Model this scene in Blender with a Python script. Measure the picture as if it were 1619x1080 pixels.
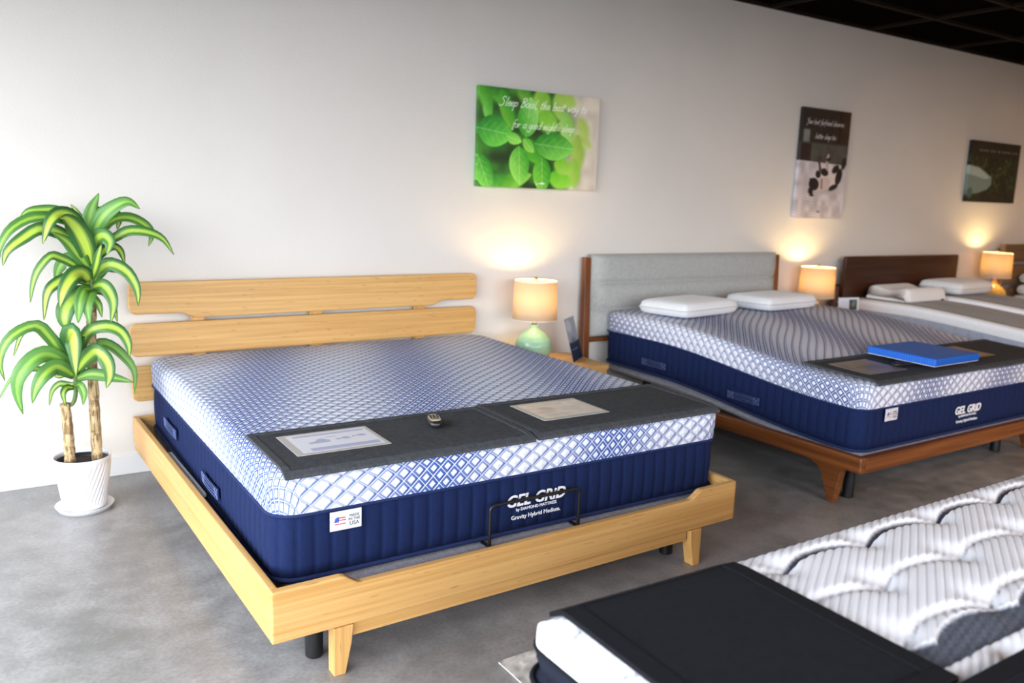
import bpy, bmesh, math, random
import numpy as np
from mathutils import Vector, Matrix

for o in list(bpy.data.objects): bpy.data.objects.remove(o)
SC = bpy.context.scene
COL = SC.collection
R = math.radians

# ---------------------------------------------------------------- camera
cam_d = bpy.data.cameras.new('camera'); cam = bpy.data.objects.new('camera', cam_d); COL.objects.link(cam)
yaw, pitch, roll = R(33.298), R(-10.013), R(1.990)
fw = Vector((math.sin(yaw)*math.cos(pitch), math.cos(yaw)*math.cos(pitch), math.sin(pitch)))
rt = Vector((math.cos(yaw), -math.sin(yaw), 0)); up = rt.cross(fw)
r2 = math.cos(roll)*rt + math.sin(roll)*up; u2 = -math.sin(roll)*rt + math.cos(roll)*up
cam.matrix_world = Matrix(((r2.x, u2.x, -fw.x, -0.7163), (r2.y, u2.y, -fw.y, -4.5007), (r2.z, u2.z, -fw.z, 1.4873), (0, 0, 0, 1)))
cam_d.sensor_fit = 'HORIZONTAL'; cam_d.sensor_width = 36.0; cam_d.lens = 1309.5/1619*36
cam_d.clip_start = 0.05
cam_d.dof.use_dof = True; cam_d.dof.focus_distance = 2.75; cam_d.dof.aperture_fstop = 2.4
SC.camera = cam

# ---------------------------------------------------------------- world, daylight through the shop window, exposure
SC.view_settings.view_transform = 'Standard'; SC.view_settings.look = 'None'
SC.view_settings.gamma = 1.0; SC.view_settings.use_curve_mapping = False
SC.view_settings.exposure = 0.0
SC.cycles.use_denoising = True
SC.cycles.max_bounces = 10; SC.cycles.diffuse_bounces = 6; SC.cycles.transparent_max_bounces = 12
SC.cycles.caustics_reflective = False; SC.cycles.caustics_refractive = False
SC.cycles.sample_clamp_indirect = 6.0
world = bpy.data.worlds.new('overcast_sky'); SC.world = world; world.use_nodes = True
bg = world.node_tree.nodes['Background']
bg.inputs['Color'].default_value = (0.90, 0.955, 1.04, 1); bg.inputs['Strength'].default_value = 11.6
WX = -2.15                      # plane of the glazed shop front
def area(name, loc, rot, sx, sy, power, col, portal=False):
    d = bpy.data.lights.new(name, 'AREA'); d.shape = 'RECTANGLE'; d.size = sx; d.size_y = sy; d.energy = power; d.color = col
    o = bpy.data.objects.new(name, d); COL.objects.link(o); o.location = loc; o.rotation_euler = rot
    if portal: d.cycles.is_portal = True
    return o
YF = -7.6; XW = 3.2            # front wall plane and the end of its glazing
area('window_portal', (WX-0.16, -4.0, 1.41), (0, R(-90), 0), 2.68, 7.0, 1, (1, 1, 1), True)
area('window_portal', ((WX+XW)/2, YF-0.16, 1.41), (R(90), 0, 0), XW-WX-.1, 2.68, 1, (1, 1, 1), True)
# added warm fill lights, unseen, under the ceiling to brighten and warm the room
FILL_AT = [(4.2, -6.4), (7.2, -4.6), (11.0, -3.2)]
for cx_, cy_ in FILL_AT:
    area('added_warm_fill', (cx_, cy_, 2.90), (0, 0, 0), 1.1, 0.5, 80, (1.0, 0.54, 0.24))

# ---------------------------------------------------------------- helpers
def S(r, g, b, a=1.0):          # sRGB 0-255 -> linear
    f = lambda c: (c/255/12.92) if c/255 <= .04045 else ((c/255+.055)/1.055)**2.4
    return (f(r), f(g), f(b), a)
def srgb_lin(a):
    a = np.clip(a, 0, 1); return np.where(a <= .04045, a/12.92, ((a+.055)/1.055)**2.4)

def tag(o, label=None, cat=None, group=None, kind=None):
    if label: o['label'] = label
    if cat: o['category'] = cat
    if group: o['group'] = group
    if kind: o['kind'] = kind
    return o
def thing(name, label, cat, loc=(0, 0, 0), rz=0.0, group=None):
    o = bpy.data.objects.new(name, None); COL.objects.link(o); o.location = loc; o.rotation_euler = (0, 0, rz)
    o.empty_display_size = 0.1
    return tag(o, label, cat, group)
def link(name, me, m, parent=None, smooth=False, loc=None, rot=None):
    o = bpy.data.objects.new(name, me); COL.objects.link(o)
    if m is not None and len(me.materials) == 0: me.materials.append(m)
    if parent is not None: o.parent = parent
    if loc is not None: o.location = loc
    if rot is not None: o.rotation_euler = rot
    if smooth and len(me.polygons):
        me.polygons.foreach_set('use_smooth', [True]*len(me.polygons))
    return o
def pyd(name, v, f, m, parent=None, smooth=False, **k):
    me = bpy.data.meshes.new(name); me.from_pydata([tuple(map(float, p)) for p in v], [], f); me.update()
    return link(name, me, m, parent, smooth, **k)
def fix(bm): bmesh.ops.recalc_face_normals(bm, faces=bm.faces[:])
def bobj(name, bm, m, parent=None, smooth=False, **k):
    fix(bm); me = bpy.data.meshes.new(name); bm.to_mesh(me); bm.free()
    o = link(name, me, m, parent, smooth, **k)
    return o
def bbox(bm, x0, x1, y0, y1, z0, z1, bev=0.0, seg=2):
    vs = [bm.verts.new(p) for p in ((x0,y0,z0),(x1,y0,z0),(x1,y1,z0),(x0,y1,z0),(x0,y0,z1),(x1,y0,z1),(x1,y1,z1),(x0,y1,z1))]
    fs = [bm.faces.new([vs[i] for i in q]) for q in ((3,2,1,0),(4,5,6,7),(0,1,5,4),(1,2,6,5),(2,3,7,6),(3,0,4,7))]
    if bev > 0:
        es = list({e for f in fs for e in f.edges})
        bmesh.ops.bevel(bm, geom=es, offset=bev, segments=seg, affect='EDGES', profile=0.5)
    return vs
def box(name, m, parent, x0, x1, y0, y1, z0, z1, bev=0.004, seg=2, **k):
    bm = bmesh.new(); bbox(bm, x0, x1, y0, y1, z0, z1, bev, seg); return bobj(name, bm, m, parent, **k)
def prism(name, m, parent, pts, a, b, axis='y', bev=0.004, seg=2, pre=None, **k):
    """pts: 2-D outline; axis y -> (x,z), axis x -> (y,z), axis z -> (x,y)"""
    def P(p, t):
        return {'y': (p[0], t, p[1]), 'x': (t, p[0], p[1]), 'z': (p[0], p[1], t)}[axis]
    bm = bmesh.new(); A = [bm.verts.new(P(p, a)) for p in pts]; B = [bm.verts.new(P(p, b)) for p in pts]; n = len(pts)
    bm.faces.new(A); bm.faces.new(B[::-1])
    for i in range(n): bm.faces.new((A[i], B[i], B[(i+1) % n], A[(i+1) % n]))
    fix(bm)
    if pre: bmesh.ops.bevel(bm, geom=[e for e in bm.edges if pre(e)], offset=.024, segments=5, affect='EDGES', profile=.5)
    if bev > 0: bmesh.ops.bevel(bm, geom=[e for e in bm.edges if e.is_manifold and e.calc_face_angle(0) > .5], offset=bev, segments=seg, affect='EDGES', profile=.5, clamp_overlap=True)
    return bobj(name, bm, m, parent, **k)
def lathe(name, m, parent, prof, n=40, smooth=True, closed=False, rfun=None, **k):
    v = []; f = []
    for r, z in prof:
        for i in range(n):
            a = 2*math.pi*i/n; rr = r if rfun is None else r+rfun(a, z, r)
            v.append((rr*math.cos(a), rr*math.sin(a), z))
    L = len(prof)
    for j in range(L-1):
        for i in range(n): f.append((j*n+i, j*n+(i+1) % n, (j+1)*n+(i+1) % n, (j+1)*n+i))
    if closed:
        for i in range(n): f.append(((L-1)*n+i, (L-1)*n+(i+1) % n, (i+1) % n, i))
    else:
        if prof[0][0] > 1e-4: f.append(tuple(range(n-1, -1, -1)))
        if prof[-1][0] > 1e-4: f.append(tuple(range((L-1)*n, L*n)))
    return pyd(name, v, f, m, parent, smooth, **k)
def tube_into(bm, pts, rad, n=8, closed=False):
    pts = [Vector(p) for p in pts]; N = len(pts); rings = []
    ref = None
    for i, p in enumerate(pts):
        t = (pts[(i+1) % N]-pts[i-1]) if (closed or 0 < i < N-1) else (pts[1]-pts[0] if i == 0 else pts[-1]-pts[-2])
        t.normalize()
        if ref is None: ref = Vector((0, 0, 1)) if abs(t.z) < .9 else Vector((1, 0, 0))
        a = t.cross(ref); 
        if a.length < 1e-5: a = t.cross(Vector((1, .3, 0)))
        a.normalize(); b = a.cross(t); b.normalize(); ref = b
        r = rad[i] if hasattr(rad, '__len__') else rad
        rings.append([bm.verts.new(p+a*(math.cos(2*math.pi*k/n)*r)+b*(math.sin(2*math.pi*k/n)*r)) for k in range(n)])
    for i in range(N if closed else N-1):
        A, B = rings[i], rings[(i+1) % N]
        for k in range(n): bm.faces.new((A[k], A[(k+1) % n], B[(k+1) % n], B[k]))
    if not closed: bm.faces.new(rings[0][::-1]); bm.faces.new(rings[-1])
def tube(name, m, parent, pts, rad, n=8, closed=False, **k):
    bm = bmesh.new(); tube_into(bm, pts, rad, n, closed); return bobj(name, bm, m, parent, True, **k)
def catmull(P, n):
    P = [Vector(p) for p in P]; P = [P[0]*2-P[1]]+P+[P[-1]*2-P[-2]]; out = []
    segs = len(P)-3
    for i in range(n+1):
        t = i/n*segs; s = min(int(t), segs-1); t -= s; a, b, c, d = P[s:s+4]
        out.append(.5*((2*b)+(c-a)*t+(2*a-5*b+4*c-d)*t*t+(3*b-a-3*c+d)*t**3))
    return out
def text_mesh(name, body, size, m, parent, loc, rot, shear=0.0, extrude=0.0006, align='CENTER', space=1.0, bold=0.0):
    c = bpy.data.curves.new('txt', 'FONT'); c.body = body; c.size = size; c.shear = shear; c.extrude = extrude; c.align_x = align
    c.space_character = space; c.offset = bold; c.resolution_u = 3
    t = bpy.data.objects.new('txt', c); COL.objects.link(t)
    dg = bpy.context.evaluated_depsgraph_get(); me = bpy.data.meshes.new_from_object(t.evaluated_get(dg))
    bpy.data.objects.remove(t); bpy.data.curves.remove(c); me.materials.clear(); me.name = name
    return link(name, me, m, parent, loc=loc, rot=rot)

# ---------------------------------------------------------------- materials
class X:
    """tiny expression wrapper that builds Math nodes"""
    def __init__(s, nt, v): s.nt = nt; s.v = v
    def _m(s, op, *a):
        n = s.nt.nodes.new('ShaderNodeMath'); n.operation = op
        for i, q in enumerate((s,)+a):
            q = q.v if isinstance(q, X) else q
            if isinstance(q, (int, float)): n.inputs[i].default_value = q
            else: s.nt.links.new(q, n.inputs[i])
        return X(s.nt, n.outputs[0])
    def __add__(s, o): return s._m('ADD', o)
    def __sub__(s, o): return s._m('SUBTRACT', o)
    def __mul__(s, o): return s._m('MULTIPLY', o)
    def sin(s): return s._m('SINE')
    def fr(s): return s._m('FRACT')
    def abs(s): return s._m('ABSOLUTE')
    def max(s, o): return s._m('MAXIMUM', o)
    def min(s, o): return s._m('MINIMUM', o)
    def ss(s, a, b):            # smoothstep a..b -> 0..1
        n = s.nt.nodes.new('ShaderNodeMapRange'); n.interpolation_type = 'SMOOTHSTEP'
        s.nt.links.new(s.v, n.inputs[0])
        for i, q in ((1, a), (2, b)):
            q = q.v if isinstance(q, X) else q
            if isinstance(q, (int, float)): n.inputs[i].default_value = q
            else: s.nt.links.new(q, n.inputs[i])
        n.inputs[3].default_value = 0; n.inputs[4].default_value = 1
        return X(s.nt, n.outputs[0])
def new_mat(name):
    m = bpy.data.materials.new(name); m.use_nodes = True
    return m, m.node_tree, m.node_tree.nodes['Principled BSDF']
def mixc(nt, fac, a, b):
    n = nt.nodes.new('ShaderNodeMix'); n.data_type = 'RGBA'
    nt.links.new(fac.v if isinstance(fac, X) else fac, n.inputs[0])
    for i, q in ((6, a), (7, b)):
        if isinstance(q, tuple): n.inputs[i].default_value = q
        else: nt.links.new(q, n.inputs[i])
    return n.outputs[2]
def coord(nt, kind='Object', scale=None):
    t = nt.nodes.new('ShaderNodeTexCoord').outputs[kind]
    if scale is None: return t
    mp = nt.nodes.new('ShaderNodeMapping'); mp.inputs['Scale'].default_value = scale; nt.links.new(t, mp.inputs[0]); return mp.outputs[0]
def noise(nt, vec, scale=1.0, detail=2.0, rough=.5):
    n = nt.nodes.new('ShaderNodeTexNoise'); n.inputs['Scale'].default_value = scale; n.inputs['Detail'].default_value = detail
    n.inputs['Roughness'].default_value = rough; nt.links.new(vec, n.inputs['Vector']); return X(nt, n.outputs['Fac'])
def bump(nt, bs, h, strength=.3, dist=.01):
    b = nt.nodes.new('ShaderNodeBump'); b.inputs['Strength'].default_value = strength; b.inputs['Distance'].default_value = dist
    nt.links.new(h.v if isinstance(h, X) else h, b.inputs['Height']); nt.links.new(b.outputs[0], bs.inputs['Normal'])
def plain(name, col, rough=.6, metal=0.0, spec=.5, nscale=None, namp=.12, bstr=0.0, sheen=0.0):
    m, nt, bs = new_mat(name); bs.inputs['Roughness'].default_value = rough; bs.inputs['Metallic'].default_value = metal
    bs.inputs['Specular IOR Level'].default_value = spec; bs.inputs['Sheen Weight'].default_value = sheen
    if nscale:
        n = noise(nt, coord(nt), nscale, 3); d = tuple(c*(1-namp) for c in col[:3])+(1,); l = tuple(min(1, c*(1+namp)) for c in col[:3])+(1,)
        nt.links.new(mixc(nt, n.ss(.3, .7), d, l), bs.inputs['Base Color'])
        if bstr: bump(nt, bs, n, bstr, .002)
    else: bs.inputs['Base Color'].default_value = col
    return m
def wood(name, c1, c2, axis, rough=.42, fine=60.0, dots=True):
    m, nt, bs = new_mat(name)
    s = {'x': (1.2, fine, fine), 'y': (fine, 1.2, fine), 'z': (fine, fine, 1.2)}[axis]
    v = coord(nt, 'Object', s); g = noise(nt, v, 1.0, 4, .6)
    s2 = {'x': (.35, 9, 9), 'y': (9, .35, 9), 'z': (9, 9, .35)}[axis]
    w = noise(nt, coord(nt, 'Object', s2), 1.0, 3, .55)
    f = (g*.72+w*.28).ss(.30, .70)
    col = mixc(nt, f, c1, c2)
    if dots:
        s3 = {'x': (14, 150, 150), 'y': (150, 14, 150), 'z': (150, 150, 14)}[axis]
        d = noise(nt, coord(nt, 'Object', s3), 1.0, 1)
        col = mixc(nt, d.ss(.70, .78)*.55, col, tuple(c*.35 for c in c1[:3])+(1,))
    nt.links.new(col, bs.inputs['Base Color']); bs.inputs['Roughness'].default_value = rough
    bump(nt, bs, g, .08, .002)
    return m
M = {}
BA, BB = S(192, 144, 80), S(218, 174, 110)
for ax in 'xyz': M['bamboo_'+ax] = wood('bamboo_'+ax, BA, BB, ax)
WA, WB = S(82, 42, 17), S(132, 76, 34)
for ax in 'xyz': M['walnut_'+ax] = wood('walnut_'+ax, WA, WB, ax, .35, 45, False)
M['dark_walnut'] = wood('dark_walnut', S(42, 20, 11), S(74, 40, 22), 'x', .4, 40, False)
M['brown_oak'] = wood('brown_oak', S(92, 70, 48), S(128, 100, 70), 'x', .5, 40, False)
M['brown_oak_z'] = wood('brown_oak_z', S(120, 92, 62), S(150, 118, 82), 'z', .5, 40, False)
# plaster
m, nt, bs = new_mat('painted_plaster'); v = coord(nt)
n1 = noise(nt, v, 95, 3, .6); n2 = noise(nt, v, 1.1, 3)
nt.links.new(mixc(nt, n2.ss(.3, .7), (.71, .67, .615, 1), (.745, .705, .65, 1)), bs.inputs['Base Color'])
bs.inputs['Roughness'].default_value = .75; bump(nt, bs, n1, .35, .004); M['plaster'] = m
M['dark_paint'] = plain('charcoal_wall_paint', (.10, .095, .09, 1), .7)
M['white_paint'] = plain('white_trim_paint', (.74, .73, .72, 1), .5)
# concrete
m, nt, bs = new_mat('polished_concrete'); v = coord(nt)
a = noise(nt, v, 1.3, 6, .62); b = noise(nt, v, 9, 5, .6); c = noise(nt, v, 70, 3, .6)
f = (a*.5+b*.3+c*.2).ss(.36, .64)
nt.links.new(mixc(nt, f, S(118, 116, 115), S(162, 160, 159)), bs.inputs['Base Color'])
rr = b.ss(.3, .7)*.18+.30; nt.links.new(rr.v, bs.inputs['Roughness']); bump(nt, bs, c, .05, .002); M['concrete'] = m
M['black_ceiling'] = plain('black_ceiling_tile', (.0035, .003, .0028, 1), 1.0, spec=.0, nscale=60)
M['black_grid'] = plain('black_ceiling_grid', (.016, .011, .008, 1), .8, spec=.1)
M['black_metal'] = plain('black_metal', (.012, .012, .013, 1), .38, .3)
M['black_plastic'] = plain('black_plastic', (.012, .012, .013, 1), .35)
M['steel'] = plain('brushed_gold_plastic', S(196, 176, 150), .35, .3)
M['frame_alu'] = plain('anodised_window_frame', (.22, .22, .22, 1), .4, .6)
# fabrics
def weave(name, c1, c2, scale=420, amp=.25, rough=.9, sheen=.2, bstr=.25):
    m, nt, bs = new_mat(name); v = coord(nt, 'Object', (1, 1, 1))
    n = noise(nt, v, scale, 2, .7); n2 = noise(nt, v, scale*.12, 3)
    f = (n*.75+n2*.25).ss(.32, .68); nt.links.new(mixc(nt, f, c1, c2), bs.inputs['Base Color'])
    bs.inputs['Roughness'].default_value = rough; bs.inputs['Sheen Weight'].default_value = sheen; bs.inputs['Specular IOR Level'].default_value = .2
    bump(nt, bs, n, bstr, .002); return m
M['navy'] = weave('navy_border_knit', S(13, 25, 58), S(20, 36, 78), 500, bstr=.12, sheen=0)
M['navy_tape'] = weave('navy_tape', S(24, 36, 74), S(36, 50, 92), 600, sheen=0)
M['stitch'] = plain('pale_stitching', S(112, 126, 172), .8)
M['deck'] = weave('grey_deck_fabric', S(98, 98, 108), S(150, 150, 160), 330)
M['felt'] = weave('charcoal_felt', S(38, 40, 43), S(70, 72, 76), 420, sheen=0)
M['felt_hem'] = weave('charcoal_felt_hem', S(46, 48, 51), S(78, 80, 84), 420, sheen=0)
M['felt_dark'] = weave('black_felt', S(14, 16, 21), S(25, 28, 35), 380, sheen=0)
M['felt_dark_hem'] = weave('black_felt_hem', S(12, 13, 17), S(18, 20, 26), 700, sheen=0, bstr=.05)
M['linen'] = weave('grey_linen', S(150, 152, 150), S(184, 186, 182), 360)
M['pillow'] = weave('white_pillow_knit', (.78, .79, .80, 1), (.86, .87, .88, 1), 300, bstr=.06)
M['grey_border'] = weave('grey_blue_border', S(150, 156, 172), S(180, 186, 200), 260)
M['white_knit'] = weave('white_knit', (.78, .78, .79, 1), (.86, .86, .87, 1), 260, bstr=.1)
M['taupe_panel'] = weave('taupe_stretch_panel', S(104, 98, 92), S(132, 126, 118), 260)
M['dark_navy'] = weave('dark_navy_border', S(18, 22, 34), S(28, 33, 48), 420, sheen=0)
M['white_strip'] = weave('white_strip', (.80, .80, .84, 1), (.86, .86, .90, 1), 420, bstr=.05)
M['rug'] = weave('pale_grey_rug', S(168, 162, 154), S(214, 209, 202), 60, bstr=.6)
M['white_plastic'] = plain('white_glossy_plastic', (.80, .80, .82, 1), .28)
M['soil'] = plain('potting_soil', S(46, 34, 28), .95, nscale=180, namp=.6, bstr=.8)
M['dark_rim'] = plain('inner_nursery_pot', (.012, .012, .014, 1), .5)
M['paper'] = plain('white_paper', (.62, .62, .66, 1), .6)
M['brass'] = plain('brass', S(196, 152, 84), .3, .9)
M['ceramic'] = plain('celadon_ceramic', S(150, 190, 160), .16, nscale=14, namp=.08)
M['amber'] = plain('amber_glazed_ceramic', S(224, 176, 92), .2, nscale=14, namp=.08)
M['white_print'] = plain('white_thread', (.82, .83, .86, 1), .7)
M['ledge'] = plain('white_melamine', (.66, .66, .64, 1), .5)
def vcol(name, rough=.6):
    m, nt, bs = new_mat(name); a = nt.nodes.new('ShaderNodeVertexColor'); a.layer_name = 'print'
    nt.links.new(a.outputs[0], bs.inputs['Base Color']); bs.inputs['Roughness'].default_value = rough; return m
M['print'] = vcol('printed_canvas', .55); M['print_paper'] = vcol('printed_sheet', .45)
M['quilt'] = vcol('quilted_white_top', .85)
# clear sleeve / glass
def clear(name, gl=.12, rough=.08, tint=(1, 1, 1, 1)):
    m, nt, bs = new_mat(name); nt.nodes.remove(bs); out = nt.nodes['Material Output']
    t = nt.nodes.new('ShaderNodeBsdfTransparent'); t.inputs[0].default_value = tint
    g = nt.nodes.new('ShaderNodeBsdfGlossy'); g.inputs['Roughness'].default_value = rough
    x = nt.nodes.new('ShaderNodeMixShader'); x.inputs[0].default_value = gl
    nt.links.new(t.outputs[0], x.inputs[1]); nt.links.new(g.outputs[0], x.inputs[2]); nt.links.new(x.outputs[0], out.inputs[0]); return m
M['vinyl'] = clear('clear_vinyl', .10, .25); M['glass'] = clear('window_glass', .05, .0)
# lamp shade
m, nt, bs = new_mat('linen_lamp_shade'); nt.nodes.remove(bs); out = nt.nodes['Material Output']
d = nt.nodes.new('ShaderNodeBsdfDiffuse'); d.inputs[0].default_value = (.78, .70, .54, 1)
t = nt.nodes.new('ShaderNodeBsdfTranslucent'); t.inputs[0].default_value = (.90, .68, .20, 1)
x = nt.nodes.new('ShaderNodeMixShader'); x.inputs[0].default_value = .42
nt.links.new(d.outputs[0], x.inputs[1]); nt.links.new(t.outputs[0], x.inputs[2]); nt.links.new(x.outputs[0], out.inputs[0]); M['shade'] = m
m, nt, bs = new_mat('lit_bulb'); bs.inputs['Base Color'].default_value = (1, .9, .7, 1)
bs.inputs['Emission Color'].default_value = (1, .72, .40, 1); bs.inputs['Emission Strength'].default_value = 12; M['bulb'] = m
# blue gel grid
m, nt, bs = new_mat('blue_gel_foam'); v = nt.nodes.new('ShaderNodeSeparateXYZ'); nt.links.new(coord(nt), v.inputs[0])
gx = ((X(nt, v.outputs[0])*70).fr()-.5).abs(); gy = ((X(nt, v.outputs[1])*70).fr()-.5).abs(); g = gx.max(gy).ss(.34, .46)
nt.links.new(mixc(nt, g, S(0, 84, 186), S(0, 124, 226)), bs.inputs['Base Color']); bs.inputs['Roughness'].default_value = .45
bump(nt, bs, g, .5, .004); M['blue_foam'] = m
# diamond knit (uv in metres, unrolled over the edge)
def diamond(name, blue, white, ridge, px=.063, py=.054):
    m, nt, bs = new_mat(name); uv = nt.nodes.new('ShaderNodeSeparateXYZ')
    nt.links.new(nt.nodes.new('ShaderNodeTexCoord').outputs['UV'], uv.inputs[0])
    x = X(nt, uv.outputs[0]); y = X(nt, uv.outputs[1]); per = .76; k = 2*math.pi/per
    ph = (x-.60-(y+2.13)*.38)*k; co = (ph+math.pi/2).sin(); si = ph.sin()
    U = x*(1/px)+si*(.20/px/k); V = y*(1/py)
    s = U+V; t = U-V
    fs = (s.fr()-.5); ft = (t.fr()-.5); d = (fs.abs()*.95).max(ft.abs())
    b = co*.5+.5                                   # 1 in the blue bands, 0 in the white ones
    rin = b*-.16+.385
    ring = d.ss(rin-.03, rin+.03)
    rid = d.ss(.425, .455)
    amt = ring*(b*.50+.45)
    col = mixc(nt, amt, white, blue); col = mixc(nt, rid*(b*.6+.4), col, ridge)
    # thread shadow painted into the colour: one flank of each cell goes bluer
    fl = (ft*1.0+fs*.2).ss(.20, .36)*(d.ss(.22, .34))*(rid*-1+1)
    col = mixc(nt, fl*.75, col, blue)
    nt.links.new(col, bs.inputs['Base Color']); bs.inputs['Roughness'].default_value = .85; bs.inputs['Specular IOR Level'].default_value = .2
    h = (d*-1.6+.8)*(b*-.5+1.0)+rid*.35
    bump(nt, bs, h, .75, .010)
    return m
M['diamond'] = diamond('diamond_knit_blue', S(44, 78, 150), (.67, .695, .77, 1), (.64, .68, .79, 1))
M['diamond2'] = diamond('diamond_knit_slate', S(58, 76, 130), (.72, .735, .82, 1), (.70, .72, .81, 1))
# leaves / bark
m, nt, bs = new_mat('dracaena_leaf'); uv = nt.nodes.new('ShaderNodeSeparateXYZ'); tc = nt.nodes.new('ShaderNodeTexCoord').outputs['UV']
nt.links.new(tc, uv.inputs[0]); mp = nt.nodes.new('ShaderNodeMapping'); mp.inputs['Scale'].default_value = (26, 1.5, 1); nt.links.new(tc, mp.inputs[0])
st = noise(nt, mp.outputs[0], 1.0, 3); c = (X(nt, uv.outputs[0])-.5).abs()+(st-.5)*.34
oi = nt.nodes.new('ShaderNodeObjectInfo')
rn = X(nt, oi.outputs['Random']); core = (c+rn*.12-.07).ss(.04, .26)
lime = mixc(nt, X(nt, oi.outputs['Random']), S(182, 206, 74), S(128, 176, 62)); dark = mixc(nt, X(nt, oi.outputs['Random']), S(44, 92, 42), S(84, 136, 56))
nt.links.new(mixc(nt, core, lime, dark), bs.inputs['Base Color']); bs.inputs['Roughness'].default_value = .46
bs.inputs['Transmission Weight'].default_value = 0; bump(nt, bs, st, .15, .004); M['leaf'] = m
m, nt, bs = new_mat('dracaena_bark'); a = noise(nt, coord(nt, 'Object', (110, 110, 16)), 1.0, 4, .65); b = noise(nt, coord(nt, 'Object', (20, 20, 60)), 1.0, 2)
f = a*.75+b*.25; cr = f.ss(.40, .56)
nt.links.new(mixc(nt, cr, S(128, 98, 62), S(206, 180, 134)), bs.inputs['Base Color']); bs.inputs['Roughness'].default_value = .85; bump(nt, bs, cr, .8, .006); M['bark'] = m
M['stem'] = plain('green_stem', S(92, 120, 62), .6, nscale=60)

# ---------------------------------------------------------------- setting
H = 2.943
def struct(o): return tag(o, kind='structure')
XR = 14.0
struct(box('floor', M['concrete'], None, WX-.2, XR, YF, .2, -.12, 0, 0))
struct(box('wall_back', M['plaster'], None, WX-.2, XR, 0, .15, 0, H+.045, 0))
struct(box('wall_right', M['dark_paint'], None, XR, XR+.15, YF, .15, 0, H+.045, 0))
struct(box('wall_front', M['dark_paint'], None, XW, XR, YF-.15, YF, 0, H+.045, 0))
struct(box('baseboard_back', M['white_paint'], None, WX, XR, -.014, 0, 0, .105, .004))
cl = struct(box('ceiling', M['black_ceiling'], None, WX-.2, XR+.15, YF-.15, .15, H+.0455, H+.15, 0))
# suspended ceiling: black tees and the tiles that lie in them (tiles one by one over the part in view)
tw, tl = .575, 1.22
tile_me = None
ys = [-(.0+tw*i) for i in range(5)]; xs = [-1.62+tl*i for i in range(12)]
for y_ in ys: box('ceiling_tee', M['black_grid'], cl, WX, 12.0, y_-.014, y_+.014, H-.002, H+.03, .002, 1)
for x_ in xs: box('ceiling_tee', M['black_grid'], cl, x_-.014, x_+.014, -tw*4, 0, H, H+.028, .002, 1)
for i in range(len(xs)-1):
    for j in range(4):
        cxx, cyy = (xs[i]+xs[i+1])/2, (ys[j]+ys[j+1])/2
        if tile_me is None:
            t_ = box('ceiling_tile', M['black_ceiling'], cl, -tl/2+.016, tl/2-.016, -tw/2+.016, tw/2-.016, 0, .02, .004, 1); tile_me = t_.data
        else: t_ = link('ceiling_tile', tile_me, None, cl)
        t_.location = (cxx, cyy, H+.022)
# glazed shop front on the left (daylight side)
wl = struct(box('wall_left', M['plaster'], None, WX-.15, WX, -.5, 0, 0, H+.045, 0))
struct(box('trim_1', M['plaster'], None, WX-.15, WX, YF, -.5, 2.78, H+.045, 0)); struct(box('trim_2', M['plaster'], None, WX-.15, XW, YF-.15, YF, 2.78, H+.045, 0))
def glazing(name, a, b, n, P):
    """P(t, d, z): t along the front, d depth, z up"""
    w_ = tag(bpy.data.objects.new(name, None), kind='structure'); COL.objects.link(w_)
    def bx(nm, m, t0, t1, d0, d1, z0, z1):
        p, q = P(t0, d0), P(t1, d1); box(nm, m, w_, *sorted((p[0], q[0])), *sorted((p[1], q[1])), z0, z1, 0)
    st = (b-a)/n
    for i in range(n+1): t = a+st*i; bx('window_mullion', M['frame_alu'], max(a, t-.03), min(b, t+.03), .04, .12, .07, 2.72)
    bx('window_frame', M['frame_alu'], a, b, .04, .12, 0, .07); bx('window_frame', M['frame_alu'], a, b, .04, .12, 2.72, 2.78)
    for i in range(n): bx('window_pane', M['glass'], a+st*i+.03, a+st*(i+1)-.03, .077, .085, .07, 2.72)
glazing('window_1', YF, -.5, 4, lambda t, d: (WX-d, t)); glazing('window_2', WX, XW, 3, lambda t, d: (t, YF-d))
struct(box('pavement', plain('asphalt', (.17, .17, .17, 1), .9, nscale=8), None, -90, 90, -90, 90, -.3, -.15, 0))
CLAB = ['near the front glazing', 'over the aisle beyond the walnut bed', 'beyond the far oak bed']
for i, (cx_, cy_) in enumerate(FILL_AT):
    p_ = thing('added_fill_frame', 'frame of an added, unseen warm fill light '+CLAB[i], 'ceiling light', (cx_, cy_, H), 0, 'added warm fill lights')  # frame added out of view above each fill light
    box('frame', M['black_grid'], p_, -.6, .6, -.29, .29, -.012, .03, .003)

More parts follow.
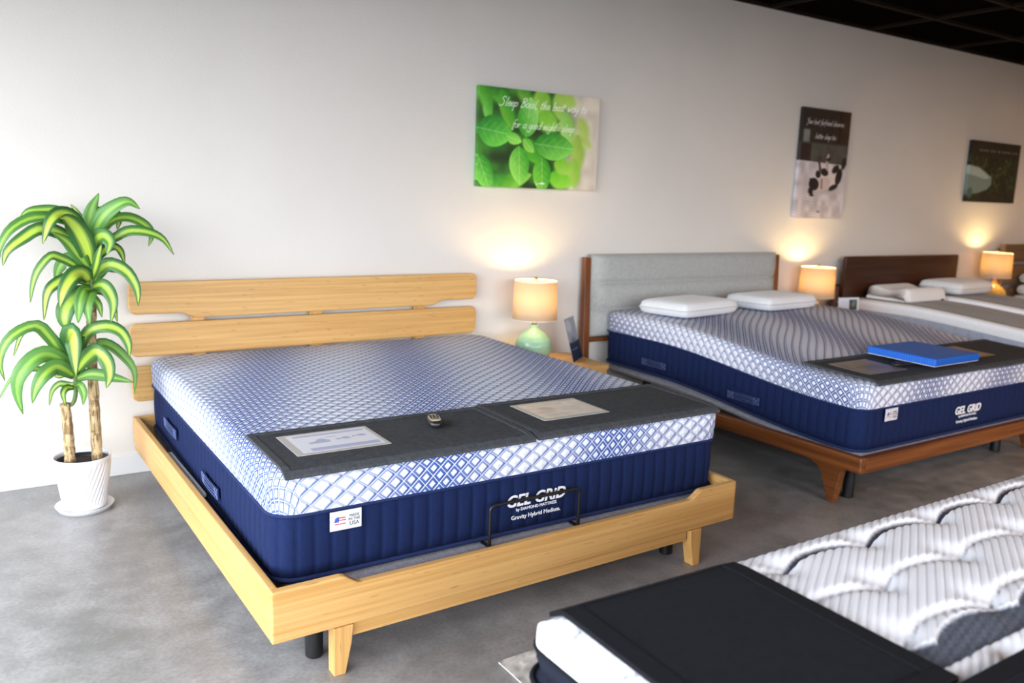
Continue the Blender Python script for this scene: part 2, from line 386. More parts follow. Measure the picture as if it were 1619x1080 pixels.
# ---------------------------------------------------------------- painted prints (colours stored per vertex)
class Paint:
    def __init__(s, w, h, nx, bgc):
        s.w, s.h, s.nx, s.ny = w, h, nx, max(2, int(round(nx*h/w)))
        s.u, s.v = np.meshgrid(np.linspace(0, w, s.nx), np.linspace(0, h, s.ny))       # metres, v downwards
        s.a = np.zeros((s.ny, s.nx, 3)); s.a[:] = np.array(bgc)/255; s.px = w/(s.nx-1)
    def over(s, al, c):
        c = np.array(c, float)/255 if not isinstance(c, np.ndarray) else c
        s.a = s.a*(1-al[..., None])+c*al[..., None]
    def leaf(s, cx, cy, ang, L, Wd, c1, c2, soft=1.0, vein=True):
        du, dv = s.u-cx, s.v-cy; ca, sa = math.cos(ang), math.sin(ang)
        a = (du*ca+dv*sa)/L; b = (-du*sa+dv*ca)/Wd
        hw = np.clip(1-a*a, 0, 1)**.75*(1-.18*a)
        d = (hw-np.abs(b))*Wd; al = np.clip(d/(soft*s.px)+.5, 0, 1)*(np.abs(a) < 1)
        t = np.clip(.5+.32*a+.38*b+.04*np.sin(a*9+np.abs(b)*5), 0, 1)[..., None]
        c = (np.array(c1)*(1-t)+np.array(c2)*t)/255
        if vein:
            vn = np.exp(-(b*Wd/(1.1*s.px))**2)[..., None]; c = c*(1-.45*vn)+np.array((205, 240, 170))/255*.45*vn
        s.over(al, c)
    def ell(s, cx, cy, rx, ry, c, ang=0, soft=1.2):
        du, dv = s.u-cx, s.v-cy; ca, sa = math.cos(ang), math.sin(ang)
        q = np.sqrt(((du*ca+dv*sa)/rx)**2+((-du*sa+dv*ca)/ry)**2)
        s.over(np.clip((1-q)*min(rx, ry)/(soft*s.px)+.5, 0, 1), c)
    def rect(s, x0, x1, y0, y1, c, soft=1.0):
        d = np.minimum(np.minimum(s.u-x0, x1-s.u), np.minimum(s.v-y0, y1-s.v)); s.over(np.clip(d/(soft*s.px)+.5, 0, 1), c)
    def poly(s, pts, c, soft=1.0):
        d = np.full(s.u.shape, 1e9); n = len(pts)
        for i in range(n):                                                             # convex, clockwise as seen
            (x0, y0), (x1, y1) = pts[i], pts[(i+1) % n]; l = math.hypot(x1-x0, y1-y0)
            d = np.minimum(d, ((x1-x0)*(s.v-y0)-(y1-y0)*(s.u-x0))/l)
        s.over(np.clip(d/(soft*s.px)+.5, 0, 1), c)
    def line(s, pts, wd, c, op=1.0):
        al = np.zeros(s.u.shape)
        for (x0, y0), (x1, y1) in zip(pts[:-1], pts[1:]):
            dx, dy = x1-x0, y1-y0; L2 = dx*dx+dy*dy+1e-12
            t = np.clip(((s.u-x0)*dx+(s.v-y0)*dy)/L2, 0, 1); d = np.hypot(s.u-x0-t*dx, s.v-y0-t*dy)
            al = np.maximum(al, np.clip((wd-d)/s.px+.5, 0, 1))
        s.over(al*op, c)
    def noise(s, amp, cell, seed=0):
        rg = np.random.RandomState(seed); g = rg.rand(int(s.h/cell)+3, int(s.w/cell)+3)-.5
        y, x = s.v/cell, s.u/cell; i, j = y.astype(int), x.astype(int); fy, fx = (y-i)[..., None], (x-j)[..., None]
        fy = fy*fy*(3-2*fy); fx = fx*fx*(3-2*fx); G = lambda a, b: g[a, b][..., None]
        n = (G(i, j)*(1-fx)+G(i, j+1)*fx)*(1-fy)+(G(i+1, j)*(1-fx)+G(i+1, j+1)*fx)*fy
        s.a = np.clip(s.a*(1+amp*2*n), 0, 1)
    def write(s, txt, x, y, sz, c, wd, op=1.0, slant=.34, tilt=0.0, xs=1.0):
        for ch in txt:
            if ch == ' ': x += sz*.75*xs; continue
            adv, strokes = GL[ch]
            for st_ in strokes:
                p_ = catmull([(q[0]+slant*q[1], q[1], 0) for q in st_], max(4, 4*len(st_))) if len(st_) > 2 else [Vector((q[0]+slant*q[1], q[1], 0)) for q in st_]
                s.line([(x+q.x*sz*xs, y-q.y*sz) for q in p_], wd, c, op)
            x += adv*sz*xs
        return x
GL = {
 'a': (1.0, [[(.85,.9),(.4,1),(.05,.5),(.3,0),(.7,.25),(.88,.95),(.85,.2),(1.05,.05)]]), 'b': (.95, [[(.25,2),(.1,.1),(.5,0),(.85,.4),(.7,.95),(.2,.6)]]),
 'd': (1.05, [[(.8,.85),(.4,1),(.05,.45),(.3,0),(.7,.25),(.95,2),(.8,.2),(1.0,0)]]), 'e': (.85, [[(.1,.45),(.75,.65),(.6,1),(.2,.8),(.1,.3),(.45,0),(.9,.3)]]),
 'f': (.7, [[(.9,1.9),(.6,2),(.4,1.2),(.2,-.7)], [(.05,.95),(.75,1)]]), 'g': (.95, [[(.8,.85),(.4,1),(.05,.5),(.35,.1),(.75,.4),(.85,.95),(.7,-.6),(.3,-.9),(.05,-.5)]]),
 'h': (.95, [[(.3,2),(.1,0),(.4,.85),(.7,.9),(.65,.1),(.9,.1)]]), 'i': (.45, [[(.2,1),(.1,.1),(.35,.1)], [(.3,1.4),(.34,1.5)]]),
 'l': (.5, [[(.4,2),(.15,.2),(.4,.05)]]), 'n': (.9, [[(.15,1),(.05,0),(.4,.9),(.65,.9),(.6,.1),(.85,.1)]]), 'o': (.85, [[(.5,1),(.1,.6),(.3,0),(.75,.3),(.6,.95),(.5,1)]]),
 'p': (.95, [[(.25,1),(0,-1)], [(.2,.7),(.6,1),(.85,.6),(.5,.05),(.15,.2)]]), 'r': (.7, [[(.15,1),(.05,0),(.3,.75),(.7,.95)]]), 's': (.75, [[(.7,.9),(.3,.95),(.25,.6),(.6,.35),(.45,0),(.05,.1)]]),
 't': (.65, [[(.4,1.7),(.15,.15),(.45,.05)], [(0,1.1),(.7,1.15)]]), 'u': (.95, [[(.15,1),(.1,.2),(.4,.05),(.7,.9),(.7,.1),(.95,.1)]]), 'v': (.8, [[(.1,1),(.25,.05),(.75,1)]]),
 'w': (1.1, [[(.1,1),(.15,.05),(.5,.7),(.6,.05),(1.0,1)]]), 'y': (.9, [[(.15,1),(.2,.3),(.6,.3),(.8,1),(.5,-.7),(.1,-.8)]]),
 'S': (1.35, [[(1.2,1.8),(.7,2.1),(.3,1.6),(.9,1),(.8,.2),(.2,-.1),(-.1,.2)]]), 'B': (1.2, [[(.4,2),(.1,0)], [(.1,1.9),(.9,2.1),(1.0,1.5),(.35,1.1),(1.0,.8),(.8,.1),(.0,0)]]),
 'Y': (1.15, [[(.1,2),(.3,1.2),(.8,1.3),(1.1,2.1),(.6,-.5),(.1,-.6)]]), "'": (.3, [[(.3,2),(.2,1.6)]]), ',': (.4, [[(.2,.1),(.05,-.3)]]), '~': (1.6, [[(.0,.3),(.3,1),(.5,.1),(.8,.9),(1.0,.1),(1.3,.8),(1.6,.3)]]),
}
def paint_mesh(name, P, m, parent, place, fold=0.0, back=None):
    """grid mesh coloured by P; place(u, v, depth) -> xyz; fold: depth of the wrapped canvas edge"""
    ny, nx = P.ny, P.nx; us = np.linspace(0, P.w, nx); vs = np.linspace(0, P.h, ny)
    if fold > 0:
        us = np.concatenate([[us[0]], us, [us[-1]]]); vs = np.concatenate([[vs[0]], vs, [vs[-1]]])
    NX, NY = len(us), len(vs); col = np.ones((NY, NX, 4)); a = srgb_lin(P.a)
    dep = np.zeros((NY, NX))
    if fold > 0:
        a = np.pad(a, ((1, 1), (1, 1), (0, 0)), mode='edge'); dep[0, :] = dep[-1, :] = fold; dep[:, 0] = dep[:, -1] = fold
    col[..., :3] = a
    V = [place(us[i], vs[j], dep[j, i]) for j in range(NY) for i in range(NX)]
    idx = np.arange(NX*NY).reshape(NY, NX)
    F = np.stack([idx[1:, :-1], idx[1:, 1:], idx[:-1, 1:], idx[:-1, :-1]], -1).reshape(-1, 4).tolist()
    if fold > 0: F.append([int(idx[0, 0]), int(idx[0, -1]), int(idx[-1, -1]), int(idx[-1, 0])])
    o = pyd(name, V, F, m, parent)
    ca = o.data.color_attributes.new('print', 'FLOAT_COLOR', 'POINT'); ca.data.foreach_set('color', col.reshape(-1).astype(np.float32))
    return o

# ---- canvases
def canvas(P, x0, z1, label, depth=.036):
    t = thing('canvas_print', label, 'picture', (x0+P.w/2, 0, z1-P.h))
    paint_mesh('printed_canvas', P, M['print'], t, lambda u, v, d: (u-P.w/2, -depth-.002+d, P.h-v), depth-.004)
    bm = bmesh.new()
    for a in ((.012, P.w-.012, .012, .04), (.012, P.w-.012, P.h-.04, P.h-.012), (.012, .04, .04, P.h-.04), (P.w-.04, P.w-.012, .04, P.h-.04)):
        bbox(bm, a[0]-P.w/2, a[1]-P.w/2, -depth+.006, -.001, a[2], a[3])
    bobj('stretcher_bar', bm, M['ledge'], t)
    return t
W1, H1 = .93, .60
P = Paint(W1, H1, 400, (44, 92, 30))
g = np.clip((P.u/W1-.62)/.25, 0, 1)[..., None]; P.a = P.a*(1-g)+np.array((196, 186, 168))/255*g; P.noise(.5, .06, 3); P.a = P.a*(1-g*.85)+np.array((200, 190, 174))/255*g*.85
GR = [(58, 150, 30), (96, 196, 44), (150, 205, 70), (40, 120, 26), (124, 178, 60)]
for (u, v, a, l, w_, c1, c2, so) in [
    (.05,.10,1.2,.10,.05,(40,120,26),(110,190,60),10), (.16,.08,.6,.09,.05,(30,96,24),(96,180,50),12), (.36,.05,1.0,.08,.05,(50,120,30),(120,180,60),14), (.50,.12,1.4,.10,.07,(110,170,50),(150,200,80),12),
    (.56,.30,.5,.09,.07,(110,180,50),(140,200,70),14), (.64,.12,1.5,.09,.05,(120,170,60),(160,200,90),12), (.70,.06,.2,.09,.05,(140,180,70),(170,200,100),12), (.72,.36,1.3,.12,.06,(120,180,70),(170,210,120),10),
    (.86,.36,1.2,.09,.05,(150,180,80),(180,200,110),18), (.82,.60,1.5,.12,.06,(130,170,60),(170,195,90),18), (.90,.50,.3,.05,.03,(160,185,90),(180,200,120),16), (.80,.82,1.5,.10,.05,(130,180,60),(160,200,80),16),
    (.68,.90,.2,.10,.06,(90,180,30),(150,210,70),8), (.70,.76,.3,.08,.05,(110,180,40),(160,205,80),10), (.18,.95,.1,.12,.05,(40,120,40),(110,190,60),6), (.30,.92,-.3,.13,.05,(60,140,30),(140,200,70),5),
    (.22,.22,1.2,.13,.05,(40,130,30),(110,180,50),6), (.07,.24,1.45,.07,.035,(60,150,40),(130,200,90),5), (.44,.62,.9,.09,.06,(40,120,28),(90,180,40),5)]:
    P.leaf(u*W1, v*H1, a, l, w_, c1, c2, so, False)
for (u, v, a, l, w_, c1, c2) in [
    (.52,.86,1.52,.115,.070,(46,140,26),(120,196,60)), (.05,.86,1.15,.125,.065,(40,130,30),(130,210,80)), (.13,.44,.12,.130,.095,(30,120,36),(112,204,70)),
    (.33,.77,1.50,.120,.075,(56,150,36),(150,214,90)), (.39,.27,-1.45,.125,.078,(50,146,30),(150,214,110)), (.62,.55,.06,.160,.088,(34,124,30),(132,208,84)), (.28,.50,.25,.060,.036,(90,184,50),(150,216,90)), (.40,.56,.75,.058,.036,(80,170,40),(140,206,80))]:
    P.leaf(u*W1, v*H1, a, l, w_, c1, c2, 1.2, True)
    for k in (-.55, -.2, .15, .5):
        for sgn in (1, -1):
            ca, sa = math.cos(a), math.sin(a); f_ = lambda p, q: (u*W1+p*ca*l-q*sa*w_, v*H1+p*sa*l+q*ca*w_)
            P.line([f_(k-.15, .02*sgn), f_(k+.05, .35*sgn), f_(k+.2, .6*sgn)], .0012, (180, 226, 130), .5)
P.write('Sleep Basil, the best way to', .155*W1, .175*H1, .0265, (240, 243, 234), .0021, .9, xs=1.12)
P.write('for a good night\'s sleep', .26*W1, .385*H1, .0245, (240, 243, 234), .0020, .85, xs=1.05)
P.line([(.46*W1, .93*H1), (.475*W1, .96*H1), (.50*W1, .94*H1)], .0016, (230, 240, 220)); P.write('~~', .505*W1, .955*H1, .011, (236, 240, 228), .0015)
P.a = np.clip(P.a*1.12, 0, 1)
canvas(P, 1.917, 2.135, 'green basil leaf canvas print with white script, above the celadon lamp', )
W2, H2 = .61, .875
P = Paint(W2, H2, 230, (38, 33, 30)); v_ = P.v/H2
P.over(np.clip((v_-.30)/.02, 0, 1)*np.clip((.50-v_)/.03, 0, 1), (74, 76, 70))
P.rect(.40, .60, .02, .26, (52, 34, 24), 8); P.rect(.46, .50, .02, .26, (30, 22, 18), 6); P.rect(.02, .10, .17, .27, (120, 126, 124), 6); P.rect(.0, .13, .28, .46, (36, 26, 26), 8)
sh = np.clip((v_-(.47-.10*np.clip(1-P.u/W2*3.2, 0, 1)*0+.02*P.u/W2))/.01, 0, 1); P.over(sh, (204, 196, 200))
for i in range(11): P.line([(k*.05, H2*(.72+.028*i)+.06*math.sin(k*.28+.2)-.05*(k/12)) for k in range(13)], .0022, (160, 150, 156), .5)
P.noise(.12, .05, 5)
P.ell(.40, .545, .15, .085, (222, 210, 206), -.35, 3); P.ell(.32, .60, .10, .055, (206, 190, 184), -.3, 3)
for q in [(.47,.47,.05,.03,-.5), (.33,.50,.05,.03,.2), (.52,.53,.04,.07,.3), (.205,.60,.065,.05,.2), (.17,.655,.03,.03,0), (.46,.62,.06,.022,-.3), (.25,.52,.035,.03,.4), (.57,.42,.03,.05,.2)]: P.ell(*q[:4], (26, 22, 24), q[4], 2.5)
P.poly([(.135,.555), (.175,.555), (.20,.60)], (26, 22, 24), 1.5); P.poly([(.16,.70), (.19,.65), (.22,.70)], (26, 22, 24), 1.5)
P.line([(.36,.47), (.345,.40), (.36,.365)], .014, (186, 168, 164)); P.line([(.27,.48), (.245,.41), (.25,.38)], .014, (60, 50, 48)); P.line([(.345,.40), (.385,.39)], .012, (36, 30, 30)); P.line([(.30,.56), (.31,.63)], .010, (150, 100, 84))
P.write('Your best furfriend deserves', .045, .125, .021, (225, 225, 225), .0026, .8); P.write('better sleep too', .17, .235, .021, (225, 225, 225), .0026, .8); P.write('~~', .27, .83, .013, (90, 80, 84), .002)
canvas(P, 4.918, 2.262, 'tall canvas print of a black and white cat lying on a bed')
W3, H3 = .91, .585
P = Paint(W3, H3, 190, (30, 38, 22)); P.noise(.9, .025, 7); P.noise(.5, .09, 8); v_ = P.v/H3
P.over(np.clip((.30-v_)/.1, 0, 1)*.75, (18, 16, 15)); P.over(np.clip((v_-.75)/.1, 0, 1)*.5, (34, 24, 18))
P.poly([(-.02,.23), (.18,.25), (.42,.34), (.43,.41), (.36,.46), (.20,.50), (-.02,.52)], (120, 140, 134), 3); P.poly([(-.02,.24), (.18,.26), (.40,.345), (.30,.36), (-.02,.32)], (168, 186, 178), 3); P.ell(.05, .50, .05, .05, (70, 96, 92), 0, 4)
P.write('~~~ ~~ ~ ~~~ ~~', .13, .10, .021, (176, 172, 164), .0022, .85, xs=1.7)
canvas(P, 7.44, 2.165, 'dark green outdoor canvas print with faint script, above the amber-lit lamp')

# ---------------------------------------------------------------- mattresses
def rrect(x0, x1, y0, y1, r, nside=40, ncorn=6):
    """points (x, y, nx, ny) counter-clockwise from the front-left corner"""
    out = []; r = max(r, 1e-4)
    def arc(cx, cy, a0):
        for i in range(ncorn): a = a0+(math.pi/2)*i/ncorn; out.append((cx+r*math.cos(a), cy+r*math.sin(a), math.cos(a), math.sin(a)))
    def seg(p, q, n):
        for i in range(nside): t = i/nside; out.append((p[0]+(q[0]-p[0])*t, p[1]+(q[1]-p[1])*t, n[0], n[1]))
    arc(x0+r, y0+r, math.pi); seg((x0+r, y0), (x1-r, y0), (0, -1)); arc(x1-r, y0+r, 1.5*math.pi); seg((x1, y0+r), (x1, y1-r), (1, 0))
    arc(x1-r, y1-r, 0); seg((x1-r, y1), (x0+r, y1), (0, 1)); arc(x0+r, y1-r, math.pi/2); seg((x0, y1-r), (x0, y0+r), (-1, 0))
    return out
def ring_shell(name, m, parent, x0, x1, y0, y1, rc, prof, lift, uv_top=None, nside=40, fill=True, crown=0.0, centre=None):
    """prof: list of (inset d, z, arc length below top edge); outer to inner"""
    V = []; UV = []; F = []; n = None
    cx, cy = (x0+x1)/2, (y0+y1)/2
    for d, z, s in prof:
        pts = rrect(x0+d, x1-d, y0+d, y1-d, max(rc-d*.6, .004), nside)
        n = len(pts)
        for (x, y, a, b) in pts:
            c = crown*max(0, 1-((x-cx)/(x1-x0)*2)**2)*max(0, 1-((y-cy)/(y1-y0)*2)**2)
            V.append((x, y, z+lift(x, y)+c)); UV.append((x+a*s, y+b*s))
    L = len(prof)
    for j in range(L-1):
        for i in range(n): F.append((j*n+i, j*n+(i+1) % n, (j+1)*n+(i+1) % n, (j+1)*n+i))
    if fill: F.append(tuple(range((L-1)*n, L*n)))
    o = pyd(name, V, F, m, parent, True)
    ul = o.data.uv_layers.new(name='UVMap'); li = np.zeros(len(o.data.loops), int); o.data.loops.foreach_get('vertex_index', li)
    ul.data.foreach_set('uv', np.array(UV, np.float32)[li].reshape(-1)); return o
def ribbed_border(name, m, parent, x0, x1, y0, y1, rc, z0, z1, lift, pitch=.0575, amp=.008, rows=5, bulge=.006, sub=8):
    base = rrect(x0, x1, y0, y1, rc, 60, 10); P_ = np.array([(p[0], p[1]) for p in base]); N_ = np.array([(p[2], p[3]) for p in base])
    P2 = np.vstack([P_, P_[:1]]); N2 = np.vstack([N_, N_[:1]]); sl = np.concatenate([[0], np.cumsum(np.hypot(*np.diff(P2, axis=0).T))]); L = sl[-1]
    nc = int(round(L/pitch)); n = nc*sub; s = np.arange(n)*L/n
    x = np.interp(s, sl, P2[:, 0]); y = np.interp(s, sl, P2[:, 1]); nx = np.interp(s, sl, N2[:, 0]); ny = np.interp(s, sl, N2[:, 1])
    off = amp*(np.abs(np.sin(math.pi*np.arange(n)/sub))**.38-1); V = []; F = []
    for j in range(rows+1):
        t = j/rows; z = z0+(z1-z0)*t; b = bulge*math.sin(math.pi*t); k = min(1, 4*t*(1-t)+.35)
        for i in range(n):
            o = off[i]*k+b; V.append((x[i]+nx[i]*o, y[i]+ny[i]*o, z+lift(x[i], y[i])))
    for j in range(rows):
        for i in range(n): F.append((j*n+i, j*n+(i+1) % n, (j+1)*n+(i+1) % n, (j+1)*n+i))
    F.append(tuple(range(n-1, -1, -1)))
    return pyd(name, V, F, m, parent, True)
def piping(name, m, parent, x0, x1, y0, y1, rc, z, rad, lift, nside=24):
    return tube(name, m, parent, [(p[0], p[1], z+lift(p[0], p[1])) for p in rrect(x0, x1, y0, y1, rc, nside, 6)], rad, 6, True)
def edge_prof(zp, zt, r, inner=(.10, .2, .34, .5, .66, .8, .9)):
    pr = [(-.002, zp, (zt-r-zp)+r*math.pi/2)]
    for k in (.33, .66, 1.0): pr.append((-.006*math.sin(math.pi*k*.5), zp+(zt-r-zp)*k, (zt-r-zp)*(1-k)+r*math.pi/2))
    for k in range(1, 7):
        a = math.pi/2*k/6; pr.append((-.006+(r+.006)*(1-math.cos(a)), zt-r+r*math.sin(a), r*(math.pi/2-a)))
    for d in inner: pr.append((d, zt, 0))
    return pr
def hybrid_mattress(x0, yf, label, lift, knit, nhandle, zb=.270, zp=.492, zt=.628):
    x1, y1 = x0+1.93, yf+2.03
    t = thing('mattress', label, 'mattress', (x0, yf, 0)); 
    LX = lambda x, y: lift(y+yf)
    W_, L_ = 1.93, 2.03
    # local frame: x 0..1.93 from the left side, y 0..2.03 from the foot; uv shifted so the pattern matches the bed
    cov = ring_shell('knit_cover', knit, t, 0, W_, 0, L_, .085, edge_prof(zp, zt, .045), LX, nside=44, crown=.008)
    u = cov.data.uv_layers[0].data; arr = np.zeros(len(u)*2, np.float32); u.foreach_get('uv', arr); arr[1::2] += -2.13; u.foreach_set('uv', arr)
    brd = ribbed_border('ribbed_border', M['navy'], t, .004, W_-.004, .004, L_-.004, .085, zb+.012, zp, LX)
    piping('piping', M['navy_tape'], t, -.003, W_+.003, -.003, L_+.003, .087, zp, .0055, LX)
    piping('piping', M['navy_tape'], t, .0, W_, .0, L_, .087, zb+.010, .008, LX)
    for (ya, yb, z) in nhandle:                              # webbing handles on the left side
        bm = bmesh.new(); N_ = 14; R1 = []
        for i in range(N_+1):
            q = i/N_; y = ya+(yb-ya)*q; o = -.011-.004*math.sin(math.pi*q)**.6; zz = z+LX(0, y)
            R1.append([bm.verts.new((o, y, zz-.024)), bm.verts.new((o, y, zz+.024)), bm.verts.new((o+.003, y, zz+.024)), bm.verts.new((o+.003, y, zz-.024))])
        for A, B in zip(R1[:-1], R1[1:]):
            for k in range(4): bm.faces.new((A[k], A[(k+1) % 4], B[(k+1) % 4], B[k]))
        bm.faces.new(R1[0]); bm.faces.new(R1[-1][::-1])
        hd = bobj('handle', M['navy'], None) if False else bobj('handle', bm, M['navy'], t)
        bm = bmesh.new(); rr_ = .0008
        for dz in (-.018, -.007, .007, .018):
            tube_into(bm, [(-.0118-.004*math.sin(math.pi*q)**.6, ya+(yb-ya)*q, z+dz+LX(0, ya)) for q in np.linspace(.02, .98, 12)], rr_, 4)
        for e, s_ in ((ya, 1 if yb > ya else -1), (yb, -1 if yb > ya else 1)):
            o_ = -.0125; c0, c1 = e+s_*.006, e+s_*.044
            for a_, b_ in (((c0, -.02), (c0, .02)), ((c1, -.02), (c1, .02)), ((c0, -.02), (c1, .02)), ((c0, .02), (c1, -.02))):
                tube_into(bm, [(o_, a_[0], z+a_[1]+LX(0, ya)), (o_-.003, b_[0], z+b_[1]+LX(0, ya))], rr_, 4)
        bobj('handle_stitching', bm, M['stitch'], hd)
    # sewn-in tag on the foot end
    tg = box('tag', M['paper'], t, .172, .278, -.0145, -.0125, zp-.068, zp-.004, .0008, 1); tg['label'] = 'small white sewn-in tag with a flag'
    bm = bmesh.new()
    FL = plain('flag_blue', S(60, 90, 170), .7) if 'flag_b' not in M else M['flag_b']; M['flag_b'] = FL
    FR_ = plain('flag_red', S(190, 60, 66), .7) if 'flag_r' not in M else M['flag_r']; M['flag_r'] = FR_
    zz = zp-.036
    prism('flag_canton', FL, tg, [(.186, zz-.004), (.201, zz-.004), (.203, zz+.012), (.196, zz+.013), (.189, zz+.009)], -.0152, -.0145, 'y', 0)
    for k, (a, b) in enumerate(((.203, .224), (.203, .225), (.188, .224))): bbox(bm, a, b, -.0152, -.0145, zz+.008-.008*k-.004*(k == 2), zz+.011-.008*k-.004*(k == 2))
    bobj('flag_stripe', bm, FR_, tg)
    rx = (R(90), 0, 0)
    for k, (s_, z_, sz) in enumerate((('MADE', zz+.008, .0125), ('IN THE', zz-.004, .0125), ('USA', zz-.020, .0180))):
        text_mesh('tag_text', s_, sz, M['felt'], tg, (.253, -.0147, z_), rx)
    # embroidered mark in the middle of the foot end
    z_ = zp
    text_mesh('embroidered_text', 'GEL GRiD', .060, M['white_print'], brd, (.965, -.0095, z_-.112), rx, .22, .001, bold=.0016, space=1.02)
    text_mesh('embroidered_text', 'by DIAMOND MATTRESS', .0165, M['white_print'], brd, (.968, -.0095, z_-.132), rx, 0, .001)
    text_mesh('embroidered_text', 'Gravity Hybrid Medium.', .0225, M['white_print'], brd, (.968, -.0095, z_-.163), rx, 0, .001)
    return t
flat = lambda y: 0.0
def smooth(a, b, x): t = min(1, max(0, (x-a)/(b-a))); return t*t*(3-2*t)
raised = lambda y: .100*smooth(-2.0, -.65, y)
Y0 = -2.13
hybrid_mattress(0.0, Y0, 'mattress with bright blue diamond knit top on the bamboo bed', flat, M['diamond'], [(.64, .89, .36), (1.37, 1.63, .395)])
hybrid_mattress(2.93, Y0, 'mattress with slate diamond knit top and raised head on the walnut bed', raised, M['diamond2'], [(.625, .865, .365), (1.38, 1.61, .352)])

# ---------------------------------------------------------------- bed bases (adjustable) and frames
def adj_base(x0, label, lift, legs, ztop=.262, zbot=.17, front=-.062):
    t = thing('adjustable_base', label, 'bed base', (x0, Y0, 0)); L_ = lambda x, y: lift(y+Y0)
    pr = [(.02, zbot, 0), (0, zbot+.02, 0), (0, ztop-.015, 0), (.012, ztop, 0), (.3, ztop, 0), (.8, ztop, 0)]
    pr = [(.8, zbot, 0)]+pr
    V = ring_shell('fabric_deck', M['deck'], t, .0, 1.93, front, 2.0, .05, pr, L_, nside=24)
    for (lx, ly) in legs:
        lathe('leg', M['black_metal'], t, [(.026, 0), (.029, .004), (.029, zbot+.012+L_(0, ly))], 24, False, loc=(lx, ly, 0))
    return t
b1 = adj_base(0, 'grey fabric adjustable base with black tube legs inside the bamboo frame', flat, [(.13, .02), (1.70, .05), (.13, 1.7), (1.70, 1.7)])
# mattress retainer bar at the foot
xa, xb, yb_, za, zc = .742, 1.133, -.050, .262, .418
def corner(a, b, c, r, n=5):
    a, b, c = Vector(a), Vector(b), Vector(c); p = b+(a-b).normalized()*r; q = b+(c-b).normalized()*r
    return [((1-t)**2)*p+2*(1-t)*t*b+t*t*q for t in [i/n for i in range(n+1)]]
pts = [(xa, yb_+.05, za+.006), ]+corner((xa, yb_+.05, za+.006), (xa, yb_, za+.006), (xa, yb_, zc), .012)+corner((xa, yb_, za), (xa, yb_, zc), (xb, yb_, zc), .02)+corner((xa, yb_, zc), (xb, yb_, zc), (xb, yb_, za), .02)+corner((xb, yb_, zc), (xb, yb_, za+.006), (xb, yb_+.05, za+.006), .012)+[(xb, yb_+.05, za+.006)]
rb = tube('retainer_bar', M['black_metal'], b1, pts, .0065, 10); rb['label'] = 'black metal mattress retainer bar'

# bamboo bed frame (turned a touch against the mattress)
fr = thing('bed_frame', 'light bamboo bed frame with plank headboard beside the potted plant', 'bed frame', (.945, -1.15, 0), R(1.0))
X0, X1, YFr, YBk = -1.015, .988, -1.095, 1.085     # local extents
mb = M
zl, zh_ = .160, .325
def notch(x0, x1, zt, zm, xl, w_):
    pts = [(x0, zl), (x1, zl), (x1, zt), (x1-xl, zt)]
    for i in range(1, 7): q = i/6; pts.append((x1-xl-w_*q, zt-(zt-zm)*(q*q*(3-2*q))))
    for i in range(6, 0, -1): q = i/6; pts.append((x0+xl+w_*q, zt-(zt-zm)*(q*q*(3-2*q))))
    pts += [(x0+xl, zt), (x0, zt)]; return pts
prism('foot_rail', M['bamboo_x'], fr, notch(X0, X1, zh_, zh_-.034, .215, .07), YFr, YFr+.030, 'y', .007, 3, pre=lambda e: all(abs(abs(v.co.x)-X1) < 1e-5 and abs(v.co.y-YFr) < 1e-5 for v in e.verts))
for s in (-1, 1):
    xo = X0 if s < 0 else X1; a, b = sorted((xo, xo-s*.028))
    box('side_rail', M['bamboo_y'], fr, a, b, YFr+.0305, YBk-.03, zl, zh_, .006, 3)
box('head_rail', M['bamboo_x'], fr, X0, X1, YBk-.0295, YBk, zl+.03, zh_, .006, 3)
CL, CR = X0+.216, X1-.236
box('apron', M['bamboo_x'], fr, CL+.042, CR-.042, YFr+.014, YFr+.036, .112, zl-.001, .003)
for s in (-1, 1):
    c0 = CL if s < 0 else CR; pts = [(c0-s*.038, zl-.001), (c0+s*.026, zl-.001), (c0+s*.026, 0), (c0-s*.012, 0), (c0-s*.032, .10)]
    prism('leg', M['bamboo_z'], fr, pts if s > 0 else pts[::-1], YFr-.004, YFr+.045, 'y', .003)
    prism('leg', M['bamboo_z'], fr, pts if s > 0 else pts[::-1], YBk-.06, YBk-.012, 'y', .003)
    box('support_ledge', M['ledge'], fr, (X0+.052 if s < 0 else X1-.038)-.018, (X0+.052 if s < 0 else X1-.038)+.008, -.12, .48, .286, .300, .002)
def board(z0, z1, step=0.0):
    x0, x1, r = -1.012, .990, .035; pts = []
    def arc(cx, cz, a0):
        for i in range(6): a = a0+math.pi/2*i/5; pts.append((cx+r*math.cos(a), cz+r*math.sin(a)))
    arc(x0+r, z0+r, math.pi)
    if step:
        for i in range(7): q = i/6; pts.append((x0+.235+.085*q, z0-step*(q*q*(3-2*q))))
        for i in range(6, -1, -1): q = i/6; pts.append((x1-.235-.085*q, z0-step*(q*q*(3-2*q))))
    arc(x1-r, z0+r, 1.5*math.pi); arc(x1-r, z1-r, 0); arc(x0+r, z1-r, math.pi/2)
    return prism('headboard_plank', M['bamboo_x'], fr, pts, YBk-.022, YBk+.002, 'y', .006, 3)
board(.842, 1.003, .028); board(.628, .796, 0.0); board(.400, .582)
for x_ in (-.68, -.045, .605):
    box('headboard_peg', M['bamboo_x'], fr, x_-.028, x_+.028, YBk-.012, YBk+.001, .797, .8135, .002); box('headboard_peg', M['bamboo_x'], fr, x_-.028, x_+.028, YBk-.012, YBk+.001, .583, .627, .002)
    box('headboard_post', M['bamboo_z'], fr, x_-.035, x_+.035, YBk+.003, YBk+.028, .20, .95, .003)

